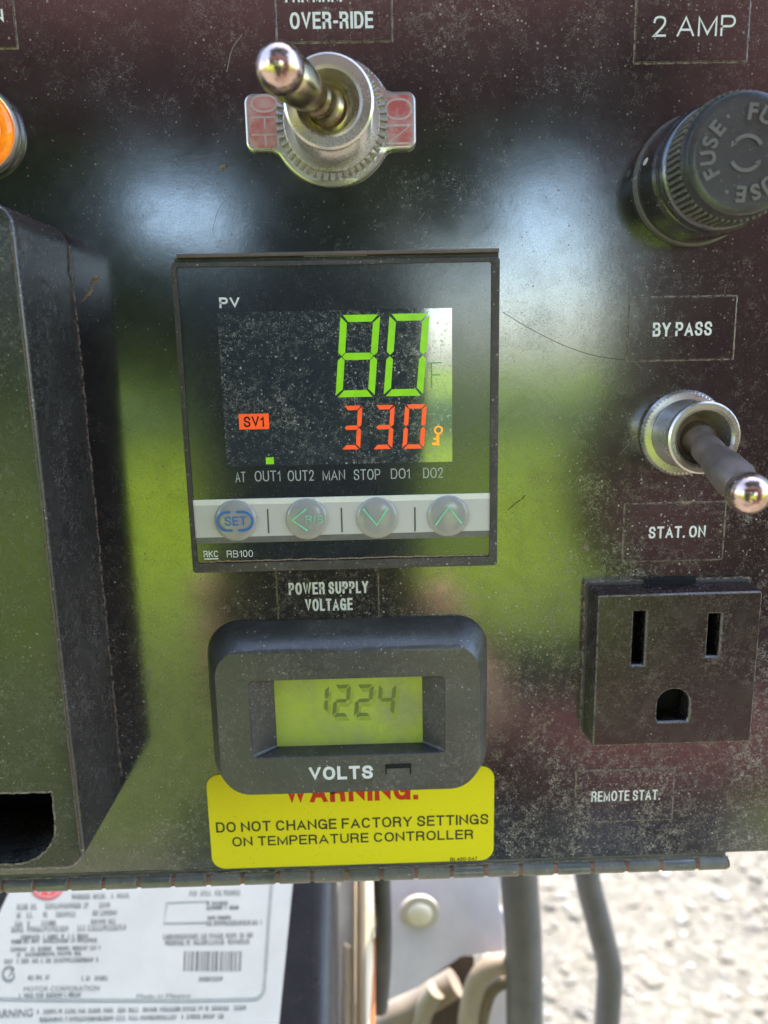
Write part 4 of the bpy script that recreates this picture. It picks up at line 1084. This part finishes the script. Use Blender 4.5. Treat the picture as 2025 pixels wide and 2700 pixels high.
hip = Rf(1540, 1560, 740); waist = Rf(1960, 1280, 740); chest = Rf(2080, 60, 600); neck = Rf(1560, -250, 520); headc = Rf(1060, 40, 470)
rs = Rf(2480, 250, 560); ls = Rf(1500, 10, 470); re_ = Rf(2250, 1950, 430); rh = Vector((48, -172, -158))
le = Rf(650, 110, 340); lh = Rf(-250, 60, 230)
skin('shirt', [(hip, (165, 120)), (waist, 150), (chest, (150, 130)), (neck, 62), (ls, 70), (le, 50), (lh, 38), (rs, 80), (re_, 52)],
     [(0, 1), (1, 2), (2, 3), (3, 4), (4, 5), (5, 6), (2, 7), (7, 8)], red, pe)
skin('hand', [(lh, 30), (lh+Vector((-55, 25, -10)), (36, 16)), (lh+Vector((-110, 45, -22)), (34, 12))], [(0, 1), (1, 2)], skn, pe)
for i in range(4):
    b0_ = lh+Vector((-105, 42+i*2, -34+i*15)); skin('finger', [(b0_, 8), (b0_+Vector((-30, 18, -6)), 7.6), (b0_+Vector((-56, 26, -18)), 6.5)], [(0, 1), (1, 2)], skn, pe, 1)
skin('sleeve', [(re_, 44), ((re_+rh)/2, 37), (rh+Vector((14, -30, -26)), 27), (rh, (30, 18))], [(0, 1), (1, 2), (2, 3)], red, pe)
skin('head', [((neck+headc)/2, 52), (headc, (88, 78)), (headc+Vector((-15, 40, -40)), 60)], [(0, 1), (1, 2)], skn, pe)
skin('cap', [(headc+Vector((10, -10, 55)), 92), (headc+Vector((0, -10, 95)), 74), (headc+Vector((-25, 110, 62)), (72, 12))], [(0, 1), (0, 2)], jean, pe)
foot1, foot2 = Vector((hip.x-215, hip.y-60, GZ+40)), Vector((hip.x+210, hip.y-160, GZ+40))
skin('jeans', [(hip, 150), (hip+Vector((-95, 0, -100)), 112), ((hip+foot1)/2+Vector((-40, 60, 20)), 92), (foot1+Vector((0, 0, 60)), 58), (hip+Vector((110, -20, -110)), 105), ((hip+foot2)/2+Vector((20, 60, 20)), 80), (foot2+Vector((0, 0, 60)), 58)],
     [(0, 1), (1, 2), (2, 3), (0, 4), (4, 5), (5, 6)], jean, pe)
for f_ in (foot1, foot2): skin('boot', [(f_+Vector((0, -40, 0)), 48), (f_+Vector((0, 60, -5)), (50, 42)), (f_+Vector((0, 150, -12)), (44, 28))], [(0, 1), (1, 2)], rubd, pe)
# phone just behind the lens, tilted with it
ph = bpy.data.objects.new('phone', None); S.collection.objects.link(ph); ph.matrix_world = camo.matrix_world.copy()
tag(ph, 'black mobile phone held upright in the right hand', 'phone'); 
def boxm(name, x0, x1, y0, y1, z0, z1, mat, parent, r=8):
    o2 = [(x, y) for x, y in rrect((x0+x1)/2, (y0+y1)/2, x1-x0, y1-y0, r, 6)]; g = G().prism(o2, z0, z1, .8)
    g.add([(x, y, z0) for x, y in o2], [tuple(range(len(o2)))])
    o = finish(name, [Vector(p)*MM for p in g.v], g.f, mat, parent); return o
boxm('phone_body', -51, 18, -130, 21, 1.5, 9.5, dark, ph)
# fingers curled round the phone edges
def finger(root, mid, tip, r, parent): return skin('finger', [(root, r), ((Vector(root)+Vector(mid))/2, r*.95), (mid, r*.95), (tip, r*.8)], [(0, 1), (1, 2), (2, 3)], skn, parent, 1)
mw = camo.matrix_world
def CW(x, y, z): return (mw @ (Vector((x, y, z))*MM))/MM
for i in range(4):
    y = -84-i*15
    finger(CW(20, y-14, 26), CW(-56, y-6, 24), CW(-60, y-2, 6), 8.4-.5*i, pe)
skin('palm', [(rh, (26, 18)), (CW(26, -116, 30), (24, 16)), (CW(14, -138, 30), (24, 15))], [(0, 1), (1, 2)], skn, pe)
finger(CW(34, -122, 26), CW(29, -100, 14), CW(26, -84, 8), 9.5, pe)

# ------------------------------------------------------------------ unseen trees placed behind the person to block reflected sky
leafm = plain('dark_leaf', (.035, .06, .012), .7, sc=.01); bark = plain('bark', (.09, .07, .05), .9, sc=.01)
def tree(label, x, y, clumps, trunk_r=.18, seed=1, leaf=.16, per=420):
    random.seed(seed)
    t = bpy.data.objects.new('sky_blocker_tree', None); S.collection.objects.link(t); t.location = (x, y, GZ*MM); tag(t, label, 'tree')
    g = G(); 
    top = max(c[2] for c in clumps)
    g.tube([(0, 0, 0), (.05, .1, top*.3), (0, 0, top*.6), (.1, 0, top*.85)], [trunk_r, trunk_r*.8, trunk_r*.6, trunk_r*.3], 12)
    for c in clumps: g.tube([(0, 0, top*.4), (c[0]*.5, c[1]*.5, c[2]*.8), (c[0], c[1], c[2])], [trunk_r*.4, trunk_r*.25, trunk_r*.08], 8)
    finish('trunk', g.v, g.f, bark, t)
    vs = []; fs = []
    for cx, cy, cz, r in clumps:
        for i in range(per):
            d = Vector((random.gauss(0, 1), random.gauss(0, 1), random.gauss(0, 1))).normalized()*r*random.random()**.4
            p = Vector((cx, cy, cz))+Vector((d.x, d.y, d.z*.7)); q = Matrix.Rotation(random.uniform(0, 6.3), 3, Vector((random.random(), random.random(), random.random())).normalized())
            k = len(vs); l = leaf*random.uniform(.6, 1.3); vs += [p+q @ Vector(v) for v in ((-l, 0, 0), (0, -l*.5, .02), (l, 0, 0), (0, l*.5, .02))]; fs.append((k, k+1, k+2, k+3))
    o = finish('crown', vs, fs, leafm, t, 0); return t
random.seed(5)
tree('broad dark green bush shaped to block reflected sky far behind the person to the left', -4.6, -9.5,
     [(0, 0, 1.2, 1.4), (-2.4, .5, 1.4, 1.9), (.9, 0, 1.3, 1.0), (1.5, 0, 1.3, .8), (.75, 0, 2.4, 1.1), (1.0, 0, 3.1, .9), (-.2, 0, 3.3, 1.2), (-1., 0, 2.6, 1.4), (-3.0, 0, 3.0, 1.8), (2.3, .4, 1.0, .8), (2.3, .4, 1.7, .7)], seed=4, leaf=.2, per=900)
tree('rounded dark tree added to block reflected sky straight behind the phone', .1, -10.5,
     [(-1.7, 0, 1.1, .8), (-.9, 0, 1.1, .8), (-.1, 0, 1.1, .7), (-1.3, 0, 2.0, .8), (-.4, 0, 2.0, .8), (-1.2, 0, 2.9, .7), (-.4, 0, 2.9, .8), (.4, 0, 2.6, .8), (1.1, 0, 2.6, .7), (.4, 0, 3.4, .8), (1.3, 0, 3.4, .8), (-.6, 0, 3.8, .8), (.1, 0, 1.7, .5)], trunk_r=.1, seed=8, leaf=.16, per=600)
crown = [(x_+random.uniform(-.3, .3), random.uniform(-.6, .6)-(z_-4.4)*.2, z_+random.uniform(-.15, .15), 1.5) for z_ in (3.8, 5.2, 6.8, 8.4) for x_ in (-7.5, -5.6, -3.8, -2., -.2, 1.6, 3.4, 5.2, 7.)]
crown += [(x_, 2.0+random.uniform(-.3, .3), z_, 1.6) for z_, y_ in ((9.0, 1),) for x_ in (-5., -2.6, -.2, 2.2, 4.6)]+[(x_, 4.6, 9.4, 1.7) for x_ in (-4., -1.2, 1.6, 4.4)]  # nearer rows added to keep high sky out of the meter's reflection
tree('tall spreading tree added to block reflected sky over the lawn behind the person', .4, -8.4, crown, trunk_r=.12, seed=5, leaf=.24, per=900)
